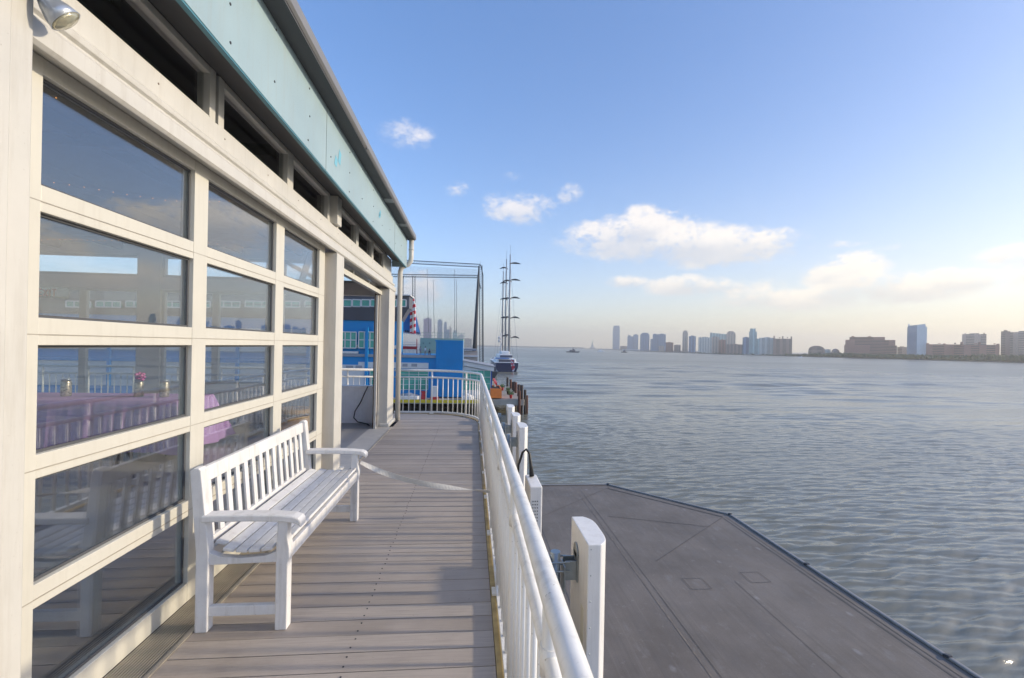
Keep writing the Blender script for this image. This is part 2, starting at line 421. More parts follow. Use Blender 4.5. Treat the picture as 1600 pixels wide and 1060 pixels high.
# header with mouldings, running the length of the front
b = MB()
prof = [(-1.78, 2.702), (-1.70, 2.702), (-1.605, 2.66), (-1.60, 2.66), (-1.585, 2.675), (-1.585, 2.745), (-1.60, 2.765), (-1.625, 2.775), (-1.625, 2.79), (-1.61, 2.80), (-1.605, 2.82), (-1.62, 2.84), (-1.65, 2.85), (-1.65, 2.985), (-1.67, 3.0), (-1.78, 3.0)]
b.prism([(x, -1.4, z) for x, z in prof], (0, 10.85, 0)); b.mi = 1
for yy in np.arange(.6, 9.3, .63):
    b.tube([(-1.655, yy, 2.93), (-1.6475, yy, 2.93)], .006, 8)
b.build('header', [m_white, m_rust], pav, .003)
# transom band
def transom(y0, y1):
    f = MB(); z0, z1 = 3.0, 3.335; fw = .05
    f.box(-1.76, -1.68, y0 - .065, y0, z0, z1); f.box(-1.76, -1.68, y1, y1 + .065, z0, z1)
    f.box(-1.76, -1.683, y0, y1, z0, z0 + .022); f.box(-1.76, -1.683, y0, y1, z1 - .045, z1)
    o = f.build('transom_window', m_white, pav, .004)
    g = MB(); g.box(-1.728, -1.72, y0, y1, z0 + .02, z1 - .04); g.build('pane', m_trans, o)
for (a, c) in [(.70, 1.80), (1.94, 3.00), (3.165, 4.205), (4.335, 5.335), (5.75, 6.62), (6.75, 7.62), (7.75, 8.62)]: transom(a, c)
b = MB(); b.box(-1.76, -1.69, 8.685, 9.5, 3.0, 3.335); b.build('wall_strip', m_white, pav, .003); b = MB(); b.box(-1.76, -1.69, 5.40, 5.685, 3.0, 3.334); b.build('wall_strip', m_white, pav, .003)
# soffit, teal fascia and gutter
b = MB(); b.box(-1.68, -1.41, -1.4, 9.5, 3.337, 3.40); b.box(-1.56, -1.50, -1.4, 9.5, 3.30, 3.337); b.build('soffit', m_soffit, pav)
b = MB(); b.box(-1.41, -1.38, -1.4, 9.5, 3.20, 3.80); b.box(-1.68, -1.41, 9.47, 9.5, 3.20, 3.80)
b.mi = 1; b.box(-1.412, -1.383, -1.4, 9.498, 3.188, 3.2)
b.mi = 2
for yy in np.arange(.2, 9.4, 1.22):
    for z in (3.27, 3.48, 3.70):
        q = yy + random.uniform(-.02, .02); b.tube([(-1.381, q, z), (-1.3765, q, z)], .008, 8)
    for z in (3.38, 3.74):
        q = yy + .61 + random.uniform(-.05, .05); b.tube([(-1.381, q, z), (-1.3765, q, z)], .008, 8)
for yy in (4.3, 8.0, .65): b.box(-1.3815, -1.3785, yy - .002, yy + .002, 3.2, 3.8)
b.mi = 3
for (yy, z, hh) in ((4.72, 3.50, .07), (4.60, 3.41, .05), (6.75, 3.52, .05), (6.70, 3.48, .04)):
    b.face([(-1.3775, yy - .06, z - hh), (-1.3775, yy + .02, z - hh * 1.2), (-1.3775, yy + .05, z + hh * .6), (-1.3775, yy - .02, z + hh)])
b.build('fascia', [m_teal, m_tealdark, m_screw, m_bluepatch], pav)
b = MB(); b.prism([(-1.40, -1.4, 3.80), (-1.235, -1.4, 3.80), (-1.215, -1.4, 3.82), (-1.215, -1.4, 3.90), (-1.40, -1.4, 3.93)], (0, 11.05, 0))
for yy in (5.2, 8.25): b.box(-1.236, -1.2135, yy - .015, yy + .015, 3.797, 3.903)
for yy in (1.6, 6.9, 8.3): b.box(-1.37, -1.235, yy, yy + .18, 3.782, 3.79)
b.build('gutter', m_gutter, pav, .006)
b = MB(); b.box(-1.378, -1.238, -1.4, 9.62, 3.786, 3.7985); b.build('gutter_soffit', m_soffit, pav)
b = MB(); b.prism([(-1.40, -1.4, 3.93), (-1.40, 9.6, 3.93), (-12, 9.6, 5.0), (-12, -1.4, 5.0)], (0, 0, .04)); b.build('roof', m_gutter, pav)
# downpipe at the far corner
b = MB(); b.tube([(-1.30, 9.56, 3.81), (-1.30, 9.56, 3.42), (-1.31, 9.56, 3.34), (-1.36, 9.56, 3.27), (-1.44, 9.56, 3.235), (-1.50, 9.56, 3.19), (-1.52, 9.56, 3.10), (-1.52, 9.56, .0)], .052, 14)
b.tube([(-1.30, 9.56, 3.60), (-1.30, 9.56, 3.57)], .058, 14); b.build('downpipe', m_white, pav)

# roll-up doors: five rows of three panes
COLS = [(1.925, 2.90), (3.04, 4.05), (4.215, 5.15)]
ROWS = [(.115, .525), (.62, 1.04), (1.135, 1.567), (1.677, 2.095), (2.20, 2.635)]
def make_door():
    o_f = MB(); x0, x1 = -1.775, -1.70
    ys = [1.735] + [v for c in COLS for v in c] + [5.42]
    for k in range(0, 8, 2): o_f.box(x0, x1, ys[k], ys[k + 1] - (.09 if k == 6 else 0), .0, 2.70)
    zs = [0.0] + [v for r in ROWS for v in r] + [2.70]
    for k in range(0, 12, 2):
        for (a, c) in COLS: o_f.box(x0 + .002, x1 - .002, a, c, zs[k], zs[k + 1])
        zc = (zs[k] + zs[k + 1]) / 2
        if 0 < k < 10: o_f.box(x0, x1 + .003, 1.88, 5.32, zc - .022, zc - .0185) if False else None
    d = o_f.build('glazed_door', m_door, pav, .003)
    sm = MB()
    for k in range(2, 10, 2):
        zc = (zs[k] + zs[k + 1]) / 2 - .012
        sm.box(x0, x1 + .0006, 1.737, 5.328, zc - .002, zc + .002)
    sm.build('section_seam', m_track, d)
    g = MB(); bd = MB()
    for (a, c) in COLS:
        for (z0, z1) in ROWS:
            g.box(-1.742, -1.734, a - .006, c + .006, z0 - .006, z1 + .006)
            e = .012
            bd.box(-1.734, -1.7265, a, c, z0, z0 + e); bd.box(-1.734, -1.7265, a, c, z1 - e, z1); bd.box(-1.734, -1.7265, a, a + e, z0 + e, z1 - e); bd.box(-1.734, -1.7265, c - e, c, z0 + e, z1 - e)
    g.build('pane', m_glass, d); bd.build('gasket', m_soffit, d)
    j = MB(); j.box(-1.775, -1.735, 5.332, 5.418, 0, 2.7); j.build('door_jamb', mat('jamb_cream', (.62, .54, .40), .5), d)
    w_ = MB(); w_.box(-1.77, -1.706, 1.74, 5.32, -.012, .0); w_.build('weather_strip', m_black, d)
make_door()
# raised second door: only its bottom section shows under the header
b = MB(); b.box(-1.80, -1.73, 5.72, 8.80, 2.53, 2.605)
for yy in (5.74, 6.72, 7.72, 8.72): b.box(-1.79, -1.74, yy, yy + .07, 2.605, 2.66)
d2 = b.build('glazed_door', m_door, pav, .003, 'open glazed door rolled up under the header')
b = MB(); b.box(-1.768, -1.76, 5.75, 8.78, 2.60, 2.70); b.build('pane', m_glass, d2)
b = MB(); b.box(-1.83, -1.79, 8.62, 8.78, 0, 2.66); b.box(-1.81, -1.775, 8.70, 8.74, .05, 2.6); b.build('door_track', m_rust, pav)
b = MB(); b.box(-1.80, -1.76, 8.742, 8.779, 0, 2.6); b.box(-1.80, -1.76, 8.55, 8.615, 0, 2.5); b.build('door_jamb', m_white, pav)
# ribbed threshold
b = MB(); b.box(-1.705, -1.487, -1.4, 5.72, -.04, -.006)
for k in range(13): b.box(-1.695 + k * .0145, -1.689 + k * .0145, -1.4, 5.42, -.006, .0015)
b.box(-1.507, -1.487, -1.4, 8.78, -.006, .008); b.build('threshold', m_track, pav)
b = MB(); b.box(-1.88, -1.508, 5.725, 8.78, -.04, .003); b.box(-1.51, -1.50, 5.725, 8.78, .003, .006); b.build('door_sill', mat('pale_sill', (.46, .44, .41), .5, var=.12), pav)
# room
b = MB(); b.box(-12, -1.88, -1.4, 9.2, -.05, -.002); b.build('room_floor', m_intfloor, pav)
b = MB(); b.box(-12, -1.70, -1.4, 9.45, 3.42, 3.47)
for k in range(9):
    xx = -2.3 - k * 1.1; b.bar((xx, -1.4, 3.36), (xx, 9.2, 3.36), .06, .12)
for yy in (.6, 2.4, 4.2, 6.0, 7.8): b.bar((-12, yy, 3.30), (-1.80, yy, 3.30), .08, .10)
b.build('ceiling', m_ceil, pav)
b = MB(); b.box(-12.1, -12, -1.4, 9.2, 0, .7); b.box(-12.1, -12, -1.4, 9.2, 2.6, 2.8); b.box(-12, -1.78, -1.5, -1.4, 0, .45); b.box(-12, -1.78, -1.5, -1.4, 2.6, 2.8)  # out-of-view walls, opened between the posts to let sky light into the room
for k in range(6): b.box(-12.12, -11.98, -1.38 + k * 2.1, -1.12 + k * 2.1, 0, 3.42)
for k in range(6): b.box(-11.95 + k * 2, -11.70 + k * 2, -1.52, -1.38, 0, 3.42)
b.build('back_wall', m_int, pav)
b = MB(); b.box(-1.80, -1.72, -1.4, 1.45, 0, 2.66); b.build('side_wall', m_white, pav, 0)
b = MB()
for p0, p1 in (((-2.4, 5.9, 3.25), (-2.0, 8.6, 2.75)), ((-2.0, 6.2, 3.3), (-3.4, 9.1, 2.6)), ((-3.9, 9.0, 3.3), (-2.6, 9.0, 2.6))): b.bar(p0, p1, .09, .07)
b.build('roof_brace', m_greylt, pav)
# end wall of the room: columns, beam, transoms, windows and beadboard dado
EY = 9.2
b = MB()
for (x0, x1) in ((-12, -11.0), (-9.0, -8.42), (-6.40, -5.99), (-4.02, -3.76), (-1.96, -1.78)): b.box(x0, x1, EY, EY + .2, 0, 3.42)
b.box(-12, -1.78, EY + .01, EY + .19, 2.56, 2.80); b.box(-12, -1.78, EY + .01, EY + .19, 3.22, 3.42)
b.build('end_wall', m_int, pav)
b = MB()
for (x0, x1) in ((-11.0, -9.0), (-5.99, -4.02), (-3.76, -1.96)):
    b.box(x0, x1, EY + .03, EY + .15, 0, .70)
    n = int((x1 - x0) / .085)
    for k in range(n + 1): b.box(x0 + k * .085, min(x0 + k * .085 + .074, x1), EY + .022, EY + .03, .07, .66)
b.box(-8.42, -6.40, EY + .03, EY + .15, 0, .42)
b.box(-11, -1.96, EY + .0, EY + .029, 0, .065); b.box(-3.76, -1.96, EY - .02, EY + .17, .70, .745); b.box(-5.99, -4.02, EY - .02, EY + .17, .70, .745)
b.build('beadboard', m_bead, pav)
def win(x0, x1, z0, z1, mull):
    f = MB(); t = .05
    f.box(x0, x0 + t, EY + .05, EY + .13, z0, z1); f.box(x1 - t, x1, EY + .05, EY + .13, z0, z1)
    f.box(x0 + t, x1 - t, EY + .05, EY + .13, z0, z0 + t); f.box(x0 + t, x1 - t, EY + .05, EY + .13, z1 - t, z1)
    for mx in mull: f.box(mx - .06, mx + .06, EY + .05, EY + .13, z0 + t, z1 - t)
    o = f.build('window', m_white, pav, .004)
    g = MB(); g.box(x0 + t, x1 - t, EY + .086, EY + .092, z0 + t, z1 - t); g.build('pane', m_glass2, o)
for (x0, x1) in ((-11.0, -9.0), (-8.42, -6.40), (-5.99, -4.02), (-3.76, -1.96)):
    win(x0, x1, 2.80, 3.22, [])
    if x0 < -7: win(x0, x1, .43, 2.56, [(x0 + x1) / 2])
    elif x0 < -5: win(x0, x1, .745, 2.56, [(x0 + x1) / 2])
# open bay has no glass, only a dark post edge

# things in and on the pavilion
def fabric_table():
    t = tag_o = None
    X0, X1, Y0, Y1, ZT = -7.3, -3.95, 6.45, 7.30, .77
    tb = thing('banquet_table', 'long folding banquet table under the purple cloth behind the glazed door', 'table', (-5.6, 6.9, 0))
    b = MB(); b.box(X0 + .02, X1 - .02, Y0 + .02, Y1 - .02, ZT - .035, ZT - .004); b.build('tabletop', m_tan, tb)
    for xx in (X0 + .2, X1 - .2):
        for yy in (Y0 + .1, Y1 - .1): b = MB(); b.tube([(xx, yy, 0), (xx, yy, ZT - .035)], .016, 8); b.build('leg', m_steel, tb)
    me = bpy.data.meshes.new('tablecloth'); bm = bmesh.new()
    per = []
    def run(a, c, n):
        for k in range(n): per.append(Vector(a).lerp(Vector(c), k / n))
    run((X0, Y0, 0), (X1, Y0, 0), 130); run((X1, Y0, 0), (X1, Y1, 0), 40); run((X1, Y1, 0), (X0, Y1, 0), 40); run((X0, Y1, 0), (X0, Y0, 0), 20)
    cx, cy = (X0 + X1) / 2, (Y0 + Y1) / 2; n = len(per); rings = []
    for li in range(9):
        tt = li / 8; ring = []
        for k, p in enumerate(per):
            s_ = k * .10 + math.sin(k * .37) * .8
            corner = max(0, 1 - min((Vector((X1, Y0, 0)) - p).length, (Vector((X1, Y1, 0)) - p).length) / .35)
            off = tt * (.05 + .024 * math.sin(s_ * 3.1) + .02 * math.sin(s_ * 7.7)) + corner * .16 * tt
            nx = (1 if k >= 130 and k < 170 else (-1 if k >= 210 else 0)); ny = (-1 if k < 130 else (1 if 170 <= k < 210 else 0))
            if corner > 0: nx = 1; ny = ny or (-1 if p.y < cy else 1)
            drop = .70 if not (k >= 130 and k < 170) else .70
            ring.append(bm.verts.new((p.x + nx * off, p.y + ny * off, ZT + .002 - tt * (drop - .03 * corner + .02 * math.sin(k * .21)))))
        rings.append(ring)
    bm.faces.new(rings[0])
    for a, c in zip(rings, rings[1:]):
        for k in range(n): f = bm.faces.new((a[k], a[(k + 1) % n], c[(k + 1) % n], c[k])); f.smooth = True
    bmesh.ops.recalc_face_normals(bm, faces=bm.faces[:]); bm.to_mesh(me); bm.free(); me.materials.append(m_purple)
    o = bpy.data.objects.new('tablecloth', me); COL.objects.link(o)
    tag(o, 'purple tablecloth hanging in folds over the long table behind the glass', 'tablecloth')
    for (px, lab, pk) in ((118, 'tall silvery jar, leftmost on the purple cloth', 0), (229, 'glass jar with pink flowers on the purple cloth, middle of three', 1), (268, 'silvery jar on the purple cloth, nearest the table end', 0)):
        p = W(px, 606, 7.0); j = thing('jar', lab, 'jar', (p.x, 6.85, ZT + .004), 'jars on the purple table')
        b = MB(); z = ZT + .004
        b.tube([(p.x, 6.85, z), (p.x, 6.85, z + .02), (p.x, 6.85, z + .20), (p.x, 6.85, z + .225)], [.055, .06, .06, .052], 16); b.build('body', m_jar, j)
        b = MB(); b.tube([(p.x, 6.85, z + .2255), (p.x, 6.85, z + .25)], .056, 16); b.build('lid', m_galv, j)
        if pk:
            b = MB()
            for k in range(16): b.blob((p.x + random.uniform(-.07, .07), 6.85 + random.uniform(-.07, .07), z + .26 + random.uniform(-.02, .07)), .026, 1, .2)
            b.build('flowers', m_pink, j)
fabric_table()
tub = thing('wooden_tub', 'tan wooden tub on the floor behind the last door pane', 'tub', (-2.85, 7.6, 0))
b = MB(); b.tube([(-2.85, 7.6, 0), (-2.85, 7.6, .26), (-2.85, 7.6, .52)], [.24, .28, .26], 24); b.build('body', m_tan, tub)
for z in (.10, .42):
    b = MB(); b.tube([(-2.85, 7.6, z), (-2.85, 7.6, z + .035)], .286 if z > .3 else .268, 24); b.build('hoop', m_rust, tub)
ex = thing('exit_sign', 'EXIT sign in red letters on a white plate hung under the room beam', 'sign', (-7.95, 9.1, 2.42))
b = MB(); b.box(-8.24, -7.55, 9.10, 9.135, 2.33, 2.53); b.build('plate', glass('sign_acrylic', (.55, .56, .56), .04, 1.0), ex)
b = MB(); b.box(-8.25, -8.10, 9.085, 9.14, 2.31, 2.54); b.build('housing', m_sign, ex)
def letters(b, txt, x, y, z, h, t=.02):
    segs = {'E': [((0, 0), (0, 1)), ((0, 0), (.6, 0)), ((0, .5), (.5, .5)), ((0, 1), (.6, 1))], 'X': [((0, 0), (.65, 1)), ((0, 1), (.65, 0))], 'I': [((.1, 0), (.1, 1))], 'T': [((0, 1), (.7, 1)), ((.35, 0), (.35, 1))]}
    for ch in txt:
        for (p, q) in segs[ch]: b.bar((x + p[0] * h * .9, y, z + p[1] * h), (x + q[0] * h * .9, y, z + q[1] * h), t * 1.0, .006, (0, 1, 0))
        x += h * (.36 if ch == 'I' else .82)
b = MB(); letters(b, 'EXIT', -8.06, 9.094, 2.37, .12, .026); b.build('lettering', m_red, ex)
m_bulb = bpy.data.materials.new('warm_bulb'); m_bulb.use_nodes = True
pp = m_bulb.node_tree.nodes['Principled BSDF']; pp.inputs['Emission Color'].default_value = (1, .38, .10, 1); pp.inputs['Emission Strength'].default_value = .7; pp.inputs['Base Color'].default_value = (.5, .2, .06, 1)
for k, (yy, lab) in enumerate(((3.05, 'string of tiny orange bulbs under the dark ceiling, nearer the camera'), (5.2, 'string of tiny orange bulbs under the dark ceiling, near the second pane'), (8.0, 'string of tiny orange bulbs under the dark ceiling, toward the far end'))):
    s_ = thing('string_light', lab, 'string light', (-4, yy, 3.2), 'string lights under the ceiling')
    pts = [(-2.1 - q * .35, yy + .25 * math.sin(q * .5), 3.22 + .03 * math.cos(q * .9)) for q in range(24)]
    b = MB(); b.tube(pts, .003, 5); b.build('wire', m_black, s_)
    b = MB()
    for q in range(23):
        for e in (0, .33, .66): p = Vector(pts[q]).lerp(Vector(pts[q + 1]), e); b.blob(p - Vector((0, 0, .012)), .0055, 1)
    o = b.build('bulb', m_bulb, s_); o['kind'] = 'stuff'
b = MB(); b.tube([(-2.05, 9.18, .74), (-2.10, 9.15, .62), (-2.18, 9.14, .42), (-2.28, 9.13, .25), (-2.30, 9.12, .12), (-2.22, 9.10, .04), (-2.05, 9.08, .012), (-1.95, 8.9, .01)], .011, 8)
tag(b.build('cable', m_black), 'black cable looping down the white beadboard half wall in the open doorway', 'cable')
fl = thing('floodlight', 'twin-head floodlight with frosted lamps fixed to the corner post by the door', 'light', (-1.55, 1.66, 2.85))
b = MB(); b.tube([(-1.552, 1.66, 2.82), (-1.53, 1.66, 2.82)], .05, 18); b.tube([(-1.53, 1.58, 2.81), (-1.525, 1.74, 2.81)], .018, 12); b.build('bracket', m_lampbody, fl)
for (yy, zz, tdir) in ((1.60, 2.80, (.30, -.85, -.25)), (1.72, 2.80, (.55, .42, -.66))):
    a = Vector((-1.53, yy, zz)); d = Vector(tdir).normalized(); hd = MB()
    hd.tube([a, a + d * .025, a + d * .055, a + d * .085], [.020, .034, .047, .054], 24); hh = hd.build('lamp_head', m_lampbody, fl)
    ln = MB(); ln.tube([a + d * .0852, a + d * .092, a + d * .098], [.051, .040, .01], 24); ln.build('lens', m_lens, hh)

# ------------------------------------------------------------------ bench
def bench():
    t = thing('bench', 'white slatted garden bench on the deck against the glazed door', 'bench', (-1.3, 3.4, 0))
    Y0, Y1 = 2.585, 4.185; lw = .062
    def pr(pts, y0, y1, nm, bv=.005):
        b = MB(); b.prism([(x, y0, z) for x, z in pts], (0, y1 - y0, 0)); return b.build(nm, m_bench, t, bv)
    for (a, c) in ((Y0, Y0 + lw), (Y1 - lw, Y1)):
        # rear leg continues into the raked back post
        pr([(-1.478, 0), (-1.412, 0), (-1.412, .44), (-1.432, .64), (-1.458, .885), (-1.47, .90), (-1.495, .90), (-1.516, .885), (-1.496, .64), (-1.478, .44)], a, c, 'leg')
        pr([(-1.058, 0), (-.994, 0), (-.994, .375), (-.986, .40), (-.986, .45), (-1.0, .52), (-.998, .605), (-1.052, .605), (-1.058, .46)], a, c, 'leg')
        b = MB(); ym = (a + c) / 2; pts = [(-1.45, .624), (-1.38, .627), (-1.20, .628), (-1.05, .624), (-.97, .616), (-.94, .605), (-.925, .588)]
        top = [(x, z + .018) for x, z in pts]; bot = [(x, z - .020) for x, z in pts]
        b.prism([(x, ym - .043, z) for x, z in top + bot[::-1]], (0, .086, 0)); b.build('armrest', m_bench, t, .010)
        b = MB(); b.box(-1.412, -1.058, a + .014, c - .014, .08, .135); b.build('stretcher', m_bench, t, .004)
        pr([(-1.43, .44), (-1.43, .365), (-1.05, .375), (-1.05, .438), (-1.12, .41), (-1.25, .40), (-1.36, .41)], a + .01, c - .01, 'seat_rail', .002)
    b = MB(); b.box(-1.030, -1.002, Y0 + lw, Y1 - lw, .368, .443); b.build('apron', m_bench, t, .004)
    b = MB(); b.box(-1.46, -1.43, Y0 + lw, Y1 - lw, .365, .43); b.build('apron', m_bench, t, .004)
    b = MB(); b.bar((-1.26, Y0 + .75, .375), (-1.26, Y0 + .81, .375), .36, .03); b.build('seat_support', m_bench, t)
    # seat slats along a dished curve
    xs = np.linspace(-1.415, -1.005, 7)
    for k in range(6):
        xa, xc = xs[k] + .005, xs[k + 1] - .005
        def zc(x): q = (x + 1.21) / .205; return .427 + .034 * q * q + .004
        tlt = Vector((xc - xa, 0, zc(xc) - zc(xa))); n = Vector((-tlt.z, 0, tlt.x)).normalized() * .018
        p = [Vector((xa, Y0 + .004, zc(xa))), Vector((xc, Y0 + .004, zc(xc)))]
        if k == 0: y0_, y1_ = Y0 + lw, Y1 - lw
        elif k == 5: y0_, y1_ = Y0 + lw, Y1 - lw
        else: y0_, y1_ = Y0 + .004, Y1 - .004
        b = MB(); b.prism([(p[0].x, y0_, p[0].z), (p[1].x, y0_, p[1].z), (p[1].x + n.x, y0_, p[1].z + n.z), (p[0].x + n.x, y0_, p[0].z + n.z)], (0, y1_ - y0_, 0)); b.build('seat_slat', m_bench, t, .004)
    def bx(z): return -1.455 - (z - .46) * .085     # line of the back
    for (za, zb, nm) in ((.80, .885, 'top_rail'), (.452, .487, 'bottom_rail')):
        b = MB(); b.prism([(bx(za) - .02, Y0 + lw, za), (bx(za) + .012, Y0 + lw, za), (bx(zb) + .012, Y0 + lw, zb), (bx(zb) - .02, Y0 + lw, zb)], (0, Y1 - Y0 - 2 * lw, 0)); b.build(nm, m_bench, t, .006)
    n = 14; L0, L1 = Y0 + lw, Y1 - lw; pitch = (L1 - L0) / n
    for k in range(n):
        yc = L0 + pitch * (k + .5); b = MB()
        b.prism([(bx(.487) - .010, yc - .023, .487), (bx(.487) + .006, yc - .023, .487), (bx(.80) + .006, yc - .023, .80), (bx(.80) - .010, yc - .023, .80)], (0, .046, 0)); b.build('back_slat', m_bench, t, .003)
bench()
# webbing strap stretched from the bench leg to the rail
a, c = Vector((-.985, 4.17, .52)), Vector((.19, 4.15, .25)); n = 40
bm = bmesh.new(); rows = []
for k in range(n + 1):
    s_ = k / n; p = a.lerp(c, s_); p.z -= .26 * s_ * (1 - s_) * (1.35 - .7 * s_); p.z = max(p.z, .02)
    tw = R(80) * math.sin(s_ * 4.2) + R(20); wv = Vector((0, math.cos(tw), math.sin(tw))) * .024
    nn = Vector((0, -math.sin(tw), math.cos(tw))) * .0012
    rows.append([bm.verts.new(p + wv + nn), bm.verts.new(p - wv + nn), bm.verts.new(p - wv - nn), bm.verts.new(p + wv - nn)])
for r0, r1 in zip(rows, rows[1:]):
    for k in range(4): bm.faces.new((r0[k], r0[(k + 1) % 4], r1[(k + 1) % 4], r1[k])).smooth = False
bmesh.ops.recalc_face_normals(bm, faces=bm.faces[:])
me = bpy.data.meshes.new('strap'); bm.to_mesh(me); bm.free(); me.materials.append(m_strap)
o = bpy.data.objects.new('strap', me); COL.objects.link(o); tag(o, 'flat white webbing strap sagging across the deck from bench to railing', 'strap')

# ------------------------------------------------------------------ railing
def railing(path, label, name_pt):
    P = [Vector(p) for p in path]; base = P[0]
    t = thing('railing', label, 'railing', (base.x, base.y, 0), 'white tube railings of the deck')
    def pts(z, inset=0): return [Vector((p.x, p.y, z)) for p in P]
    b = MB(); b.tube(pts(.995), .0275, 16); b.build('top_rail', m_rail, t)
    b = MB(); b.tube(pts(.838), .021, 14); b.build('middle_rail', m_rail, t)
    b = MB()
    for a, c in zip(P, P[1:]): b.bar((a.x, a.y, .038), (c.x, c.y, .038), .042, .034)
    b.build('bottom_rail', m_rail, t)
    seg = [(b_ - a_).length for a_, b_ in zip(P, P[1:])]; tot = sum(seg); sp = .13; k = 0; pos = .05
    first = {}
    while pos < tot:
        q = pos; i = 0
        while q > seg[i]: q -= seg[i]; i += 1
        p = P[i].lerp(P[i + 1], q / seg[i])
        kind = 'post' if k % 7 == 0 else 'baluster'
        if kind not in first:
            b = MB()
            if kind == 'post': b.tube([(base.x, base.y, -.02), (base.x, base.y, .985)], .021, 12); b.tube([(base.x, base.y, .80), (base.x, base.y, .872)], .025, 12); b.box(base.x - .045, base.x + .045, base.y - .045, base.y + .045, .004, .014)
            else: b.tube([(base.x, base.y, .058), (base.x, base.y, .83)], .0115, 10)
            o = b.build(kind, m_rail, t); first[kind] = o
        else:
            o = first[kind].copy(); COL.objects.link(o); o.parent = t
        o.location = (p.x - base.x, p.y - base.y, 0)
        pos += sp; k += 1
XR = .205
path = [(XR, y, 0) for y in np.arange(.12, 9.3, .6)] + [(XR, 9.25, 0)]
for k in range(1, 13):
    th = k / 12 * math.pi / 2; path.append((XR - 1.15 * (1 - math.cos(th)), 9.25 + 1.25 * math.sin(th), 0))
path += [(-1.30, 10.5, 0), (-1.75, 10.5, 0)]
railing(path, 'long white tube railing along the deck edge curving round the far corner', 'long')
railing([(-1.84, 10.5, 0), (-4, 10.5, 0), (-7, 10.5, 0), (-11, 10.5, 0)], 'white tube railing outside the end windows of the pavilion, straight run', 'end')

# ------------------------------------------------------------------ antennas hung outside the rail
def panel_antenna(y, ztop, label):
    XA = .753
    t = thing('panel_antenna', label, 'antenna', (XA, y, ztop - 1.9), 'white panel antennas outside the rail')
    b = MB(); D_, Wd = .14, .47
    prof = [(XA, y), (XA + .045, y), (XA + D_ - .02, y + .02)] if False else None
    out = []
    for k in range(25):
        s_ = k / 24 * 2 - 1; out.append((XA + .085 + .062 * (1 - abs(s_) ** 4.5), y + Wd / 2 + s_ * Wd / 2))
    poly = [(XA, y)] + out + [(XA, y + Wd)]
    b.prism([(x, yy, ztop - 1.9) for x, yy in poly], (0, 0, 1.9)); bo = b.build('body', m_ant, t, .006)
    b = MB(); z = ztop - .03
    for k in range(14):
        b.blob((XA + .02, y - .001, z - k * .165), (.005, .0025, .005), 1)
    b.build('rivet', m_galv, bo)
    b = MB(); b.box(XA - .002, XA + .0, y + .08, y + .15, ztop - .85, ztop - .45); b.build('sticker', m_label, bo)
    for zc in (ztop - .25, ztop - 1.55):
        b = MB(); yc = y + .30
        b.box(XA - .012, XA - .002, yc - .07, yc + .05, zc - .11, zc + .08); b.tube([(XA - .012, yc - .01, zc + .09), (XA - .003, yc - .01, zc + .09)], .05, 18)
        b.box(XA - .09, XA - .012, yc - .055, yc - .045, zc - .1, zc + .03); b.box(XA - .09, XA - .012, yc + .025, yc + .035, zc - .1, zc + .03)
        b.box(XA - .10, XA - .09, yc - .075, yc + .05, zc - .18, zc + .0)
        b.box(XA - .20, XA - .19, yc - .075, yc + .05, zc - .07, zc + .05)
        for zz in (zc - .035, zc + .025):
            for dy in (-.062, .04): b.tube([(XA - .53, yc + dy, zz), (XA - .06, yc + dy, zz)], .006, 8); b.tube([(XA - .20, yc + dy, zz), (XA - .215, yc + dy, zz)], .012, 6)
        b.build('bracket', m_galv, t, .002)
    b = MB(); b.tube([(XA - .15, y + .29, ztop - 1.95), (XA - .15, y + .29, ztop - .17)], .034, 16); b.build('mounting_pole', m_galv, t)
    b = MB(); b.tube([(XA - .04, y + .12, ztop - 1.95), (XA - .05, y + .13, ztop - 1.2), (XA - .09, y + .14, ztop - .7), (XA - .16, y + .17, ztop - .5), (XA - .22, y + .2, ztop - .7), (XA - .23, y + .2, ztop - 1.9)], .010, 8); b.build('cable', m_black, t)
panel_antenna(2.76, .36, 'nearest white panel antenna bracketed outside the rail over the grey roof')
panel_antenna(6.83, .355, 'white panel antenna behind the vented box and black cable loop')
panel_antenna(7.88, .365, 'white panel antenna third from the camera outside the rail')
panel_antenna(8.98, .37, 'farthest of the white panel antennas outside the rail')
rb = thing('radio_box', 'short white vented radio box outside the rail with a black cable loop above', 'radio box', (.75, 5.4, -1.4))
b = MB(); b.box(.745, .90, 5.45, 5.97, -1.5, -.12); bo = b.build('body', m_ant, rb, .014)
b = MB()
for k in range(9):
    for q in range(3): b.tube([(.785 + q * .028, 5.449, -.30 - k * .04), (.785 + q * .028, 5.443, -.30 - k * .04)], .007, 8)
b.build('vent', m_soffit, bo)
b = MB(); b.tube([(.55, 5.75, -1.7), (.55, 5.75, -.2)], .035, 12); b.build('mounting_pole', m_galv, rb)
b = MB(); b.box(.55, .745, 5.64, 5.86, -.6, -.45); b.build('bracket', m_galv, rb)
b = MB(); b.tube([(.68, 5.9, -.8), (.64, 5.92, -.25), (.65, 5.92, .02), (.70, 5.91, .19), (.745, 5.9, .235), (.79, 5.89, .18), (.81, 5.87, .02), (.82, 5.85, -.11)], [.016] * 6 + [.022, .034], 10)
tag(b.build('cable', m_black), 'thick black cable looping up over the vented radio box', 'cable')

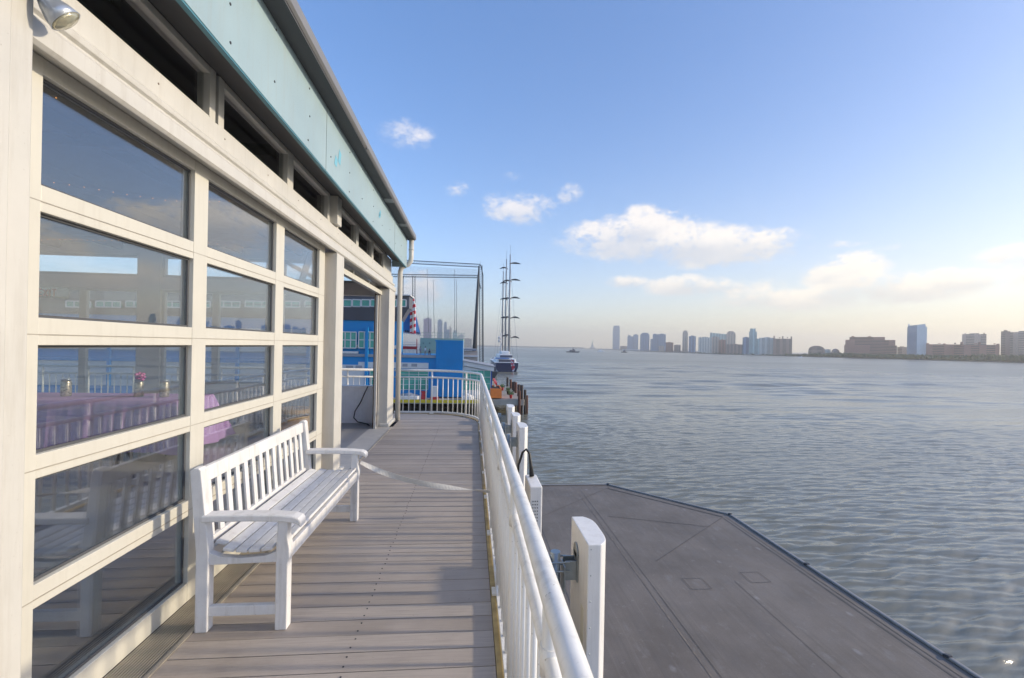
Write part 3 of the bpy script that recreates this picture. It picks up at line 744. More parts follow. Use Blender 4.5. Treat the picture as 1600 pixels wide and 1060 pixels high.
# ------------------------------------------------------------------ lower flat roof
def m_membrane():
    m = bpy.data.materials.new('roof_membrane'); m.use_nodes = True; t = NT(m.node_tree); L = m.node_tree.links; p = m.node_tree.nodes['Principled BSDF']
    oc = t.n('ShaderNodeTexCoord').outputs['Object']
    n1 = t.noise(oc, .55, 5, .6); n2 = t.noise(t.scalevec(oc, (1, .5, 1)), 2.6, 4, .65); n3 = t.noise(oc, 42, 3)
    c = t.mix(t.maprange(n1, .35, .65), (.145, .120, .096, 1), (.215, .180, .148, 1))
    c = t.mix(t.maprange(n2, .58, .72, 0, .5), c, (.26, .245, .235, 1))
    vo = t.n('ShaderNodeTexVoronoi'); L.new(t.scalevec(oc, (1, .6, 1)), vo.inputs['Vector']); vo.inputs['Scale'].default_value = 1.5; vo.inputs['Randomness'].default_value = .55
    c = t.mix(t.m('MULTIPLY', t.maprange(vo.outputs[0], .11, .03, 0, .9, True), n1), c, (.36, .34, .33, 1))
    st = t.noise(t.scalevec(oc, (7, .12, 1)), 2.0, 5, .7); c = t.mix(t.maprange(st, .52, .72, 0, .45), c, (.105, .09, .075, 1)); c = t.mix(t.maprange(st, .42, .28, 0, .35), c, (.27, .24, .21, 1))
    sm = t.noise(oc, 5.5, 4, .7); c = t.mix(t.maprange(sm, .60, .72, 0, .45), c, (.30, .275, .25, 1))
    c = t.mix(t.maprange(n3, .4, .7, 0, .25), c, (.085, .078, .07, 1))
    L.new(c, p.inputs['Base Color']); L.new(t.maprange(n2, .3, .7, .55, .8), p.inputs['Roughness']); L.new(t.bump(t.m('ADD', n3, n2), .12, .006), p.inputs['Normal']); return m
ZR = -3.6
lr = thing('lower_roof', 'flat dark grey membrane roof below the deck with a metal edge over the river', 'roof', (4, 10, ZR))
OUT = [(8.22, -6), (8.22, 13.45), (5.25, 16.6), (-6, 16.6)]
b = MB(); b.prism([(x, y, ZR - .3) for x, y in [(-6, -6)] + OUT], (0, 0, .3)); b.build('membrane', m_membrane(), lr)
b = MB(); b.prism([(x, y, WATER_Z + 2.2) for x, y in [(-6, -5.9), (8.0, -5.9), (8.0, 13.3), (5.15, 16.4), (-6, 16.4)]], (0, 0, ZR - .31 - WATER_Z - 2.2)); b.build('wall', m_concrete, lr)
m_edgemetal = mat('edge_metal', (.27, .255, .24), .5, metal=.0, var=.08)
b = MB(); pl = [Vector((x, y, 0)) for x, y in OUT]
for a, c in zip(pl, pl[1:]):
    b.bar(a + Vector((0, 0, ZR + .022)), c + Vector((0, 0, ZR + .022)), .075, .044); b.bar(a + Vector((0, 0, ZR - .10)) , c + Vector((0, 0, ZR - .10)), .10, .18)
b.build('edge_trim', m_edgemetal, lr, .015)
b = MB()
for a, c in zip(pl, pl[1:]):
    n = max(1, int((c - a).length / 3.1))
    for k in range(n + 1):
        p = a.lerp(c, k / n); d = (c - a).normalized(); b.bar(p - d * .05 + Vector((0, 0, ZR + .048)), p + d * .05 + Vector((0, 0, ZR + .024)), .085, .052)
b.build('trim_joint', m_steel, lr, .01)
m_seam = mat('seam', (.19, .155, .12), .7, var=.3, vscale=5); m_seamdk = mat('seam_dark', (.10, .09, .08), .75, var=.2, vscale=5)
b = MB()
def strip(p, q, wd, mi=0, z=.004):
    b.mi = mi; p = Vector((*p, 0)); q = Vector((*q, 0)); d = (q - p).normalized(); s_ = Vector((-d.y, d.x, 0)) * wd / 2; zz = Vector((0, 0, ZR + z)); b.face([p - s_ + zz, q - s_ + zz, q + s_ + zz, p + s_ + zz])
strip((3.9, -3), (3.9, 16.0), .035); strip((4.05, -3), (4.05, 16.0), .012, 1, .006); strip((2.1, -3), (2.1, 16.4), .012, 1); strip((6.0, 1), (6.0, 9.6), .010, 1)
strip((7.85, -3), (7.85, 13.2), .05, 1); strip((7.98, -3), (7.98, 13.3), .03, 0, .006)
strip((7.9, 13.3), (4.6, 10.6), .014, 1, .008); strip((5.2, 16.3), (1.2, 12.6), .014, 1, .008); strip((5.1, 16.2), (7.9, 13.3), .05, 1, .010); strip((4.3, 13.5), (7.0, 12.6), .02, 1, .010)
for (x, y) in ((4.85, 9.3), (6.35, 9.5)):
    for (p, q) in (((x, y), (x + .45, y)), ((x + .45, y), (x + .45, y + .45)), ((x + .45, y + .45), (x, y + .45)), ((x, y + .45), (x, y))): strip(p, q, .012, 1, .012)
b.build('seam', [m_seam, m_seamdk], lr)

# ------------------------------------------------------------------ opposite pier with the sports building
PY = 86.0
def wb(b, x0, x1, y0, y1, Y=PY, th=.3, proud=0.0):
    """box whose front face covers the photo rectangle at distance Y"""
    p = W(x0, (y0 + y1) / 2, Y); q = W(x1, (y0 + y1) / 2, Y); zt = W((x0 + x1) / 2, y0, Y).z; zb = W((x0 + x1) / 2, y1, Y).z
    b.box(p.x, q.x, Y - proud, Y + th, zb, zt); return (p.x, q.x, zb, zt)
PDZ = W(700, 622, PY).z           # pier deck level
XL, XRR = -120.0, W(768, 600, PY).x
pier = thing('pier', 'long timber and concrete pier with a yellow edge band across the water', 'pier', (-40, PY, PDZ))
b = MB(); b.box(XL, XRR, PY - 4, PY + 110, PDZ - .6, PDZ); x1 = W(811, 620, 88).x
b.build('platform', m_concrete, pier)
b = MB(); b.box(XL, XRR, PY - 4.06, PY - 4.0, PDZ - .45, PDZ + .1); b.build('yellow_band', m_yellow, pier)
tb = MB(); tb.prism([(XRR + .02, 84.2, PDZ - 1.1), (10.05, 84.2, PDZ - 1.1), (10.25, 85.0, PDZ - 1.1), (11.2, 112, PDZ - 1.1), (XRR + .02, 112, PDZ - 1.1)], (0, 0, 1.08)); tb.build('timber_end', m_pier, pier)
b = MB()
for k in range(46): b.box(XRR + .03, 10.15 + k * .018, 84.3 + k * .6, 84.3 + k * .6 + .56, PDZ - .02, PDZ + .012)
b.build('boardwalk', m_pier, pier)
pl_ = []
pb = MB(); pb.tube([(0, 0, WATER_Z - 1), (0, 0, PDZ - .6)], .25, 9)
ORIG_pier = ORIG[pier.name]
first = None
for k in range(40):
    xx = XL + 60 + k * 1.75
    if xx > XRR: break
    for row in (0, 1):
        b = MB(); yy = PY - 3.4 + row * 3; b.tube([(xx, yy, WATER_Z - 1), (xx, yy, PDZ - .6)], .24, 8); b.build('piling', m_pile, pier)
pb.bm.free()
# free-standing fender pilings at the pier's end
fp = [(811.5, 84.0, 611, .26), (815.5, 84.6, 602, .26), (820.5, 85.0, 609.5, .26), (823.5, 86, 618, .22), (810.5, 90, 601, .28), (814, 92, 602, .28), (806, 96, 597.5, .28), (803.5, 99, 596.5, .28), (801.5, 102, 597, .28), (798, 106, 593, .28), (793, 111, 590, .28)]
for k, (px, Y, py, r) in enumerate(fp):
    p = W(px, py, Y); b = MB()
    b.tube([(p.x + .05, Y, WATER_Z - 1), (p.x, Y, p.z - .05), (p.x, Y, p.z)], [r * 1.05, r, r * .9], 10)
    o = b.build('piling', m_pile if k % 3 else mat('red_brown_piling', (.11, .05, .035), .85, var=.4, vscale=3), None, 0)
    tag(o, 'weathered timber piling standing in the water off the pier end', 'piling', 'timber pilings off the pier end')
# planter, pots, plants on the pier end
pt = thing('planter_box', 'large orange planter box full of dark soil on the pier corner', 'planter', W(778, 624, 84.5))
q0, q1 = W(766.5, 612, 84.4), W(784, 612, 84.4); zt, zb = W(775, 607.5, 84.4).z, W(775, 622.5, 84.4).z
xa, xb = q0.x, q1.x
b = MB(); th = .14
b.box(xa, xb, 84.4, 84.4 + th, zb, zt); b.box(xa, xb, 91.4, 91.4 + th, zb, zt); b.box(xa, xa + th, 84.4 + th, 91.4, zb, zt); b.box(xb - th, xb, 84.4 + th, 91.4, zb, zt); b.build('box', m_orange, pt)
b = MB(); b.box(xa + th, xb - th, 84.54, 91.4, zb, zt - .15); b.build('soil', m_soil, pt)
def leafy(b, c, r, n, sz):
    for _ in range(n):
        d = Vector((random.gauss(0, 1), random.gauss(0, 1), random.gauss(0, 1))).normalized() * r * random.random() ** .4
        p = Vector(c) + Vector((d.x, d.y, d.z * .8)); u_ = Vector((random.gauss(0, 1), random.gauss(0, 1), random.gauss(0, .6))).normalized(); v_ = u_.orthogonal().normalized()
        b.face([p - u_ * sz, p + v_ * sz * .45, p + u_ * sz, p - v_ * sz * .45])
for (px, py, Y, lab) in ((798.3, 614, 86, 'red flower pot with a leafy plant, nearest on the pier end'), (785.3, 597.5, 101, 'red flower pot with a leafy plant, farther along the pier end'), (794, 604, 93, 'low leafy shrub in a dark pot between the red pots')):
    base = W(px, py, Y); base.z = PDZ + .012; t = thing('flower_pot', lab, 'flower pot', base, 'plants on the pier end')
    b = MB(); b.tube([base, base + Vector((0, 0, .6)), base + Vector((0, 0, .72))], [.2, .3, .32], 12); b.build('pot', m_red if 'red flower' in lab else m_soil, t)
    b = MB(); leafy(b, base + Vector((0, 0, 1.0)), .62, 130, .16); b.build('foliage', m_leaf, t)
rl = thing('ramp_rail', 'red and white slanted barrier beam beside the planter box', 'barrier', W(775, 600, 90))
b = MB(); b.bar(W(771.5, 593, 96), W(775.5, 600.5, 88), .35, .5); b.build('beam', m_red, rl)
b = MB(); b.bar(W(770.7, 598, 95), W(774, 603, 88), .25, .4); b.build('lower_beam', m_bwhite, rl)

# the sports building, one thing with its wings
sb = thing('sports_building', 'blue and grey sports building with green windows and a roof terrace on the pier', 'building', (-30, PY, PDZ))
b = MB()
p0 = W(681, 600, PY).x; ztr = W(660, 556, PY).z
b.box(XL, p0, PY, PY + 22, PDZ, ztr); b.build('wall', m_blue, sb)
b = MB(); wb(b, 440, 681, 553.5, 557.5, PY, .5, .25); b.build('parapet', m_greylt, sb)
b = MB(); x0_, x1_, z0_, z1_ = wb(b, 681, 723, 533, 620, PY, 8, .6)
for k in range(10): xx = x0_ + (x1_ - x0_) * (k + .5) / 10; b.box(xx - .04, xx + .04, PY - .66, PY - .6, z0_, z1_)
wb(b, 681, 723, 559.6, 560.8, PY, .1, .68); wb(b, 680.6, 723.4, 532, 534.2, PY, 8.1, .72); b.build('tower_block', m_blue, sb)
b = MB(); wb(b, 723.3, 724.2, 534, 570, PY, .5, .3); b.build('white_edge', m_bwhite, sb)
# right wing with sloping roof
zl, zr = W(723, 563, PY).z, W(770, 572, PY).z; xl, xr = W(723, 570, PY).x, W(768.5, 575, PY).x
b = MB(); b.prism([(xl, PY, PDZ), (xr, PY, PDZ), (xr, PY, zr - 1.1), (xl, PY, zl - 1.1)], (0, 10, 0)); b.build('wing', m_bwhite, sb)
b = MB(); b.prism([(xl, PY - .3, zl - 1.0), (xr + .4, PY - .3, zr - 1.05), (xr + .4, PY - .3, zr - .25), (xl, PY - .3, zl - .2)], (0, 10.5, 0)); b.build('fascia', m_bwhite, sb)
b = MB(); b.prism([(xl, PY - .45, zl - .2), (xr + .6, PY - .45, zr - .25), (xr + .6, PY - .45, zr - .08), (xl, PY - .45, zl - .03)], (0, 10.8, 0)); b.build('roof', m_greylt, sb)
b = MB(); wb(b, 766.6, 768.6, 578, 622, PY, .3, .12); b.build('corner_strip', m_bluedk, sb)
def glazing(x0, x1, y0, y1, nx, ny, Y=PY, proud=.08, gm=None, fw=.04):
    f = MB(); P0, P1, Z0, Z1 = wb(f, x0, x1, y0, y1, Y, .02, proud)
    o = f.build('window', gm or m_green, sb); g = MB()
    for k in range(nx + 1): xx = P0 + (P1 - P0) * k / nx; g.box(xx - fw, xx + fw, Y - proud - .08, Y - proud - .003, Z0, Z1)
    for k in range(ny + 1): zz = Z0 + (Z1 - Z0) * k / ny; g.box(P0, P1, Y - proud - .076, Y - proud - .005, zz - fw, zz + fw)
    g.build('frame', m_bwhite, o)
glazing(724.5, 766.2, 579, 610, 4, 3)
glazing(624, 669, 577, 609, 3, 4)
glazing(578, 612, 577, 609, 3, 4)
b = MB(); wb(b, 560, 669.5, 566.5, 575.5, PY, .2, .15); b.build('sign_band', m_bwhite, sb)
b = MB(); wb(b, 629, 637, 568.5, 573, PY, .05, .2); wb(b, 643, 652, 568.5, 573, PY, .05, .2); wb(b, 541, 552, 571.5, 577, PY, .05, .2); wb(b, 556, 566, 571.5, 577, PY, .05, .2); b.build('louvre', m_greylt, sb)
b = MB(); wb(b, 30, 575, 566.5, 604, PY, .2, .10); wb(b, 30, 526, 511, 545, PY, .2, .12); b.build('white_wall', m_bwhite, sb)
for (x0, x1) in ((485, 498), (505, 517), (521, 529), (440, 452), (462, 476)): glazing(x0, x1, 573, 580, 1, 1, PY, .14, m_greydk, .04)
# upper floors left of the terrace
XU = W(640, 500, PY).x
b = MB(); b.box(XL, W(626, 520, PY).x, PY + .5, PY + 3, ztr, W(600, 499, PY).z); b.build('upper_wall', m_blue, sb)
b = MB(); b.box(XL, W(626, 520, PY).x, PY + .38, PY + .5, W(560, 544, PY).z, W(560, 539, PY).z + 0.0); b.build('band', m_bwhite, sb)
b = MB(); b.prism([(XL, PY - 1.2, W(580, 481.5, PY).z), (XU, PY - 1.2, W(636, 481.5, PY).z), (W(626, 500, PY).x, PY + .2, W(626, 502, PY).z), (XL, PY + .2, W(580, 502, PY).z)], (0, 4, 0)); b.build('overhang', m_greydk, sb)
b = MB(); b.box(XL, XU, PY - 1.0, PY + 4, W(580, 481.3, PY).z, W(580, 462, PY).z); b.build('top_floor', m_greydk, sb)
b = MB(); b.box(XL, XU + .3, PY - 1.6, PY + 4.5, W(580, 462, PY).z, W(580, 460.5, PY).z); b.build('top_roof', m_bwhite, sb)
for k in range(9): glazing(636.5 - 14 * (k + 1) + .7, 636.5 - 14 * k - .7, 469.5, 480, 1, 1, PY, 1.1, m_green, .1)
for k in range(5): glazing(588 - 30 * k - 27, 588 - 30 * k - 1, 519, 544, 3, 2, PY, .2, m_green, .09)
for k in range(9): glazing(520 - 46 * k - 40, 520 - 46 * k - 2, 472, 481, 3, 1, PY, 1.1, m_green, .1)
b = MB(); wb(b, 571, 575.5, 511, 603, PY, .2, .5); b.build('drain_column', m_blue, sb)
for px in (480, 430, 370, 300, 232, 170): b = MB(); wb(b, px, px + 5, 511, 603, PY, .2, .5); b.build('column', m_blue, sb)
b = MB(); wb(b, 60, 530, 557, 566, PY, .2, .35); b.build('blue_band', m_blue, sb)
b = MB(); wb(b, 60, 560, 545, 548.5, PY, .2, .30); b.build('white_band', m_bwhite, sb)
# moored gear on the pier edge: white tarps, red barrier
for (x0, x1, y0, y1, m_, nm, lab, cat) in ((625, 658, 610, 619, m_bwhite, 'boat_cover', 'long white covered dinghy on the pier edge beyond the rail', 'boat'), (721, 741, 610, 619, m_bwhite, 'boat_cover', 'short white covered dinghy beside the green windowed wing', 'boat'), (673.5, 684, 594, 612, m_bwhite, 'ice_cabinet', 'white cabinet with red base against the blue tower', 'cabinet')):
    p = W((x0 + x1) / 2, y1, PY - 2.5); o = thing(nm, lab, cat, (p.x, PY - 2.5, PDZ)); xa = W(x0, y1, PY - 2.5).x; xb = W(x1, y1, PY - 2.5).x; hz = (y1 - y0) * (PY - 2.5) / 700
    if cat == 'boat':
        b = MB(); L_ = xb - xa; n = 10; rings = []
        b.prism([(xa, PY - 3.2, PDZ), (xb - .6, PY - 3.2, PDZ), (xb, PY - 2.6, PDZ + .1), (xb - .6, PY - 2.0, PDZ), (xa, PY - 2.0, PDZ)], (0, 0, hz * .6)); b.build('hull', m_bwhite, o, .08)
        b = MB(); b.tube([(xa + .2, PY - 2.6, PDZ + hz * .62), ((xa + xb) / 2, PY - 2.6, PDZ + hz * .7), (xb - .4, PY - 2.6, PDZ + hz * .62)], [.35, .45, .12], 10); b.build('cover', m_greylt if L_ > 3 else m_bwhite, o)
    else:
        b = MB(); b.box(xa, xb, PY - 3, PY - 2.2, PDZ + .5, PDZ + hz + .3); b.build('body', m_bwhite, o, .05); b = MB(); b.box(xa - .1, xb + .1, PY - 3.1, PY - 2.1, PDZ, PDZ + .5); b.build('base', m_red, o, .03)
b = MB(); p = W(662, 617, 83.2); b.prism([(p.x - .5, 83.2, PDZ), (p.x + .5, 83.2, PDZ), (p.x + .38, 83.2, PDZ + 1.3), (p.x - .38, 83.2, PDZ + 1.3)], (0, .6, 0)); b.box(p.x - .6, p.x + .6, 83.1, 83.9, PDZ + 1.3, PDZ + 1.5)
tag(b.build('barrier', m_red), 'red traffic barrier on the pier edge below the blue tower', 'barrier')

# terrace: cage, blue triangular panel with striped mast
TZ = ztr
cg = thing('batting_cage', 'white barred cage with a red base on the roof terrace', 'cage', (W(640, 548, 90).x, 90, TZ))
b = MB()
for k in range(11): xx = 629.5 + k * 2.6; b.bar(W(xx, 553, 90), W(xx, 521 + .05 * k * 3, 90), .05, .05)
for yy in (521, 535, 541): b.bar(W(629.5, yy, 90), W(656, yy + 1.5, 90), .09, .09)
b.build('bars', m_bwhite, cg)
b = MB(); wb(b, 628, 651, 541.5, 546, 90, .3, .1); b.bar(W(628, 528, 89.8), W(628, 553, 89.8), .25, .2); b.bar(W(651.3, 530, 89.8), W(651.3, 553, 89.8), .12, .12); b.build('red_panel', m_red, cg)
b = MB(); b.bar(W(626, 547, 86.3), W(681, 548, 86.3), .06, .06)
for k in range(28): b.bar(W(626 + k * 2, 547, 86.3), W(626 + k * 2, 554, 86.3), .03, .03)
tag(b.build('terrace_railing', m_greylt), 'thin grey railing along the roof terrace edge', 'railing')
sp_ = thing('triangular_panel', 'blue triangular billboard panel with white edges on the roof terrace', 'billboard', W(645, 522, 93))
b = MB(); tri = [W(629.5, 519, 93), W(657.3, 523, 93), W(649, 490, 93), W(643, 474, 93), W(637.5, 484, 93), W(629.5, 497, 93)]
b.prism(tri, (0, .3, 0)); b.build('panel', mat('sky_blue_panel', (.10, .36, .78), .5), sp_)
b = MB(); b.bar(W(629.5, 519, 92.9), W(657.3, 523.5, 92.9), .12, .3); b.bar(W(629.3, 497, 92.9), W(629.3, 521, 92.9), .12, .12); b.bar(W(650, 490, 92.9), W(657.8, 524, 92.9), .12, .12); b.build('edge', m_bwhite, sp_)
b = MB()
for k in range(9): b.bar(W(633 + k * 2.6, 517.2 + k * .5, 92.8), W(634.4 + k * 2.6, 517.4 + k * .5, 92.8), .1, .4)
b.build('marks', m_steel, sp_)
mast = thing('striped_mast', 'red and white striped mast standing before the blue triangle', 'mast', W(644.7, 523, 92))
m_str = bpy.data.materials.new('red_white_stripes'); m_str.use_nodes = True; t_ = NT(m_str.node_tree)
xyz = t_.sep(t_.n('ShaderNodeTexCoord').outputs['Object']); f_ = t_.m('GREATER_THAN', t_.m('FRACT', t_.m('ADD', t_.m('DIVIDE', xyz[2], 1.35), t_.m('MULTIPLY', xyz[0], -.3))), .5)
m_str.node_tree.links.new(t_.mix(f_, (.62, .04, .05, 1), (.78, .77, .76, 1)), m_str.node_tree.nodes['Principled BSDF'].inputs['Base Color'])
b = MB(); b.prism([W(640.3, 522, 92), W(648.5, 523, 92), W(648.8, 478, 92), W(646, 466, 92), W(643.5, 463.5, 92), W(640.8, 467, 92)], (0, .9, 0)); b.build('shaft', m_str, mast)
b = MB(); b.bar(W(644.2, 520, 91.9), W(644.6, 488, 91.9), .10, .08); b.bar(W(645.8, 520, 91.9), W(646, 488, 91.9), .10, .08)
for k in range(12): b.bar(W(644.2, 519 - k * 2.6, 91.9), W(645.9, 519 - k * 2.6, 91.9), .05, .05)
b.build('ladder', m_label, mast)
gb = thing('green_block', 'pale green block with small dark windows and a rail behind the terrace', 'building', W(690, 560, 112))
b = MB(); wb(b, 656, 724, 529, 575, 112, 8, 0); b.build('wall', m_palegreen, gb)
b = MB(); wb(b, 661, 662.2, 535.6, 537.4, 112, .1, .1); b.build('window', m_greydk, gb)
b = MB(); wb(b, 671, 672.2, 535.6, 537.4, 112, .1, .1); b.build('window', m_greydk, gb)
b = MB()
for k in range(17): b.bar(W(658 + k * 4.2, 529, 111.8), W(658 + k * 4.2, 519.8, 111.8), .06, .06)
for yy in (519.8, 524.3): b.bar(W(658, yy, 111.8), W(727, yy + 1.5, 111.8), .08, .06)
b.build('railing', m_palegreen, gb)
lb = thing('beige_annex', 'low beige and white annex behind the blue tower, by the net pole', 'building', W(735, 560, 100))
b = MB(); wb(b, 720, 746, 549, 580, 100, 5); b.build('wall', mat('beige', (.45, .38, .33), .8), lb)
b = MB(); wb(b, 720, 745, 545, 548, 100, 5, .3); b.build('roof', m_greylt, lb)
b = MB(); wb(b, 722, 747, 555, 558, 100, 5, .4); b.build('band', m_bwhite, lb)

# people on the terrace, seated or standing behind the parapet (small in the picture)
def person(px, Y, seated, top, bottom, lab):
    base = W(px, 555, Y); base.z = TZ - .02; t = thing('person', lab, 'person', base)
    V_, E_, Rr = [], [], []
    def add(p, r, par=None):
        V_.append(Vector(p)); Rr.append(r)
        if par is not None: E_.append((par, len(V_) - 1))
        return len(V_) - 1
    hip = .48 if seated else .92
    pel = add((0, 0, hip), .15); ch = add((0, .02, hip + .34), .16, pel); nk = add((0, .02, hip + .54), .06, ch); hd = add((0, -.01, hip + .68), .095, nk); add((0, -.01, hip + .78), .08, hd)
    for s_ in (-1, 1):
        sh = add((.17 * s_, .02, hip + .47), .06, ch); el = add((.24 * s_, -.05, hip + .2), .045, sh); add((.18 * s_, -.22, hip + .1), .035, el)
        if seated: kn = add((.11 * s_, -.42, hip), .07, pel); add((.11 * s_, -.44, .05), .05, kn)
        else: kn = add((.10 * s_, -.02, .48), .07, pel); an = add((.10 * s_, .02, .07), .05, kn); add((.10 * s_, -.12, .04), .04, an)
    me = bpy.data.meshes.new('body'); me.from_pydata(V_, E_, []); o = bpy.data.objects.new('body', me); COL.objects.link(o); o.parent = t
    sk = o.modifiers.new('skin', 'SKIN')
    for v, r in zip(me.skin_vertices[0].data, Rr): v.radius = (r, r * .85)
    me.skin_vertices[0].data[0].use_root = True
    o.modifiers.new('sub', 'SUBSURF').levels = 1
    me.materials.append(m_skin)
    b = MB(); o_ = base; b.tube([o_ + Vector((0, .01, hip - .05)), o_ + Vector((0, .01, hip + .2)), o_ + Vector((0, .01, hip + .47)), o_ + Vector((0, .01, hip + .54))], [.19, .19, .2, .09], 12); b.build('shirt', top, t)
    b = MB(); b.blob(o_ + Vector((0, .02, hip + .76)), (.10, .11, .09), 2); b.build('hair', m_soil, t)
    if seated:
        c = thing('chair', 'small dark terrace chair under the person %s' % lab.split(' ', 1)[1], 'chair', base); b = MB(); b.box(base.x - .22, base.x + .22, base.y - .2, base.y + .22, TZ + .40, TZ + .44)
        b.build('seat', m_steel, c); b = MB(); b.box(base.x - .22, base.x + .22, base.y + .22, base.y + .25, TZ + .40, TZ + .9); b.build('backrest', m_steel, c)
        for (sx, sy) in ((-.2, -.18), (.2, -.18), (-.2, .2), (.2, .2)): b = MB(); b.bar((base.x + sx, base.y + sy, TZ), (base.x + sx, base.y + sy, TZ + .4), .03, .03); b.build('leg', m_steel, c)
person(664.5, 88, False, m_boatwhite, None, 'person in a white shirt standing on the roof terrace')
person(671, 88.5, True, m_steel, None, 'person in dark clothes seated on the roof terrace')
person(657, 89, False, m_greylt, None, 'person in a grey top standing by the barred cage')

# golf net frame
def lattice(b, a, c, wd, n, r=.07):
    a = Vector(a); c = Vector(c); d = (c - a).normalized(); s_ = d.cross(Vector((0, 1, 0))).normalized() * wd
    b.bar(a - s_, c - s_, r * 2, r * 2); b.bar(a + s_, c + s_, r * 2, r * 2)
    for k in range(n):
        p = a.lerp(c, k / n); q = a.lerp(c, (k + 1) / n); b.bar(p - s_, q + s_, r, r)
NY = 130.0
nf = thing('net_frame', 'tall steel frame carrying the driving range net beside the river', 'net frame', W(750, 570, NY))
b = MB(); lattice(b, W(752, 575, NY), W(751, 415, NY), .42, 60, .10); b.build('pole', m_steel, nf)
b = MB(); b.tube([W(740, 575, NY), W(743, 520, NY), W(747, 440, NY), W(748.5, 416, NY)], [.75, .6, .32, .2], 10); b.build('pole', m_steel, nf)
b = MB(); b.bar(W(755.3, 575, NY + 4), W(754.8, 430, NY + 4), .18, .18); b.bar(W(754.8, 430, NY + 4), W(751, 414, NY), .2, .2); b.bar(W(747.5, 437, NY), W(751.5, 452, NY), .25, .25)
for k in range(30): b.bar(W(755.3, 575 - k * 4.8, NY + 4), W(753, 573 - k * 4.8, NY), .06, .06)
b.build('ladder', m_steel, nf)
b = MB(); lattice(b, W(600, 407.5, NY), W(750, 415.5, NY), .42, 40, .09); b.build('beam', m_steel, nf)
b = MB(); lattice(b, W(600, 430.5, NY), W(747, 432.5, NY), .36, 40, .09); b.build('beam', m_steel, nf)
for (px, y0, y1) in ((628, 431, 470), (646.6, 431, 480)): b = MB(); lattice(b, W(px, y1 + 40, NY), W(px, y0, NY), .35, 24, .08); b.build('pole', m_steel, nf)
for (px, y0) in ((667.5, 421), (710.5, 421), (677, 438), (713.5, 438)): b = MB(); b.tube([W(px + (710 - px) * .05, 520, NY + 30), W(px, y0, NY + 30)], .10, 6); b.build('pole', m_greylt, nf)
b = MB(); b.bar(W(750.5, 416, NY), W(750.5, 408, NY), .06, .06); b.build('antenna', m_steel, nf)
m_net = bpy.data.materials.new('golf_net'); m_net.use_nodes = True; t_ = NT(m_net.node_tree); mn = m_net.node_tree
tr = t_.n('ShaderNodeBsdfTransparent'); df = t_.n('ShaderNodeBsdfDiffuse'); df.inputs[0].default_value = (.09, .10, .13, 1); mx = t_.n('ShaderNodeMixShader')
xyz = t_.sep(t_.n('ShaderNodeTexCoord').outputs['Object'])
f_ = t_.m('MAXIMUM', t_.m('LESS_THAN', t_.m('FRACT', t_.m('MULTIPLY', xyz[0], 8)), .085), t_.m('LESS_THAN', t_.m('FRACT', t_.m('MULTIPLY', xyz[2], 8)), .085))
mn.links.new(f_, mx.inputs[0]); mn.links.new(tr.outputs[0], mx.inputs[1]); mn.links.new(df.outputs[0], mx.inputs[2]); mn.links.new(mx.outputs[0], mn.nodes['Material Output'].inputs[0])
b = MB(); b.face([W(600, 575, NY + .3), W(746, 575, NY + .3), W(746, 421, NY + .3), W(600, 414, NY + .3)]); b.build('net', m_net, nf)

# ------------------------------------------------------------------ yacht
YY = 222.0
ya = thing('sailing_yacht', 'navy hulled sailing yacht with three tall masts and curved yards, seen from astern', 'yacht', (W(792, 582, YY).x, YY, WATER_Z))
cx = W(792, 582, YY).x; wz = WATER_Z
b = MB(); st = []      # hull sections from stern (toward us) to bow
for (yy, hw, hd, bw) in ((0, 5.6, 4.9, 4.4), (4, 6.1, 4.9, 5.0), (20, 6.4, 4.4, 5.6), (45, 6.3, 4.8, 5.4), (65, 4.2, 5.6, 3.2), (80, .5, 6.6, .2)):
    st.append([Vector((cx + sx * k, YY + yy + (1.4 * (z / 4.2) if yy == 0 else 0) * 0 - .0, wz - .3 + z)) for (sx, k, z) in ((-1, hw, hd), (-1, hw * .98, hd * .55), (-1, bw, 0), (1, bw, 0), (1, hw * .98, hd * .55), (1, hw, hd))])
vs = [[b.bm.verts.new(p) for p in s_] for s_ in st]
for a, c in zip(vs, vs[1:]):
    for k in range(6): b.bm.faces.new((a[k], a[(k + 1) % 6], c[(k + 1) % 6], c[k]))
b.bm.faces.new(vs[0]); b.bm.faces.new(vs[-1]); b.build('hull', m_navy, ya)
b = MB(); b.box(cx - 6.2, cx + 6.2, YY + .3, YY + 60, wz + 4.55, wz + 4.75); b.build('bulwark', m_boatwhite, ya)
b = MB(); b.box(cx - 4.6, cx + 4.8, YY + 6, YY + 40, wz + 4.3, wz + 6.5); b.box(cx - 3.6, cx + 3.4, YY + 9, YY + 36, wz + 6.5, wz + 8.6); b.box(cx - 2.2, cx + 2.2, YY + 12, YY + 30, wz + 8.6, wz + 10.2); b.build('superstructure', m_boatwhite, ya, .4)
b = MB(); b.box(cx - 3.8, cx + 4.2, YY + 5.9, YY + 6.2, wz + 4.7, wz + 6.0); b.box(cx - 3.0, cx + 3.4, YY + 8.9, YY + 9.2, wz + 7.0, wz + 8.2); b.build('window', m_greydk, ya)
b = MB(); b.box(cx - 5.4, cx + 1.5, YY + 4.5, YY + 9, wz + 6.5, wz + 6.8); b.build('awning', mat('blue_awning', (.10, .22, .50), .7), ya)
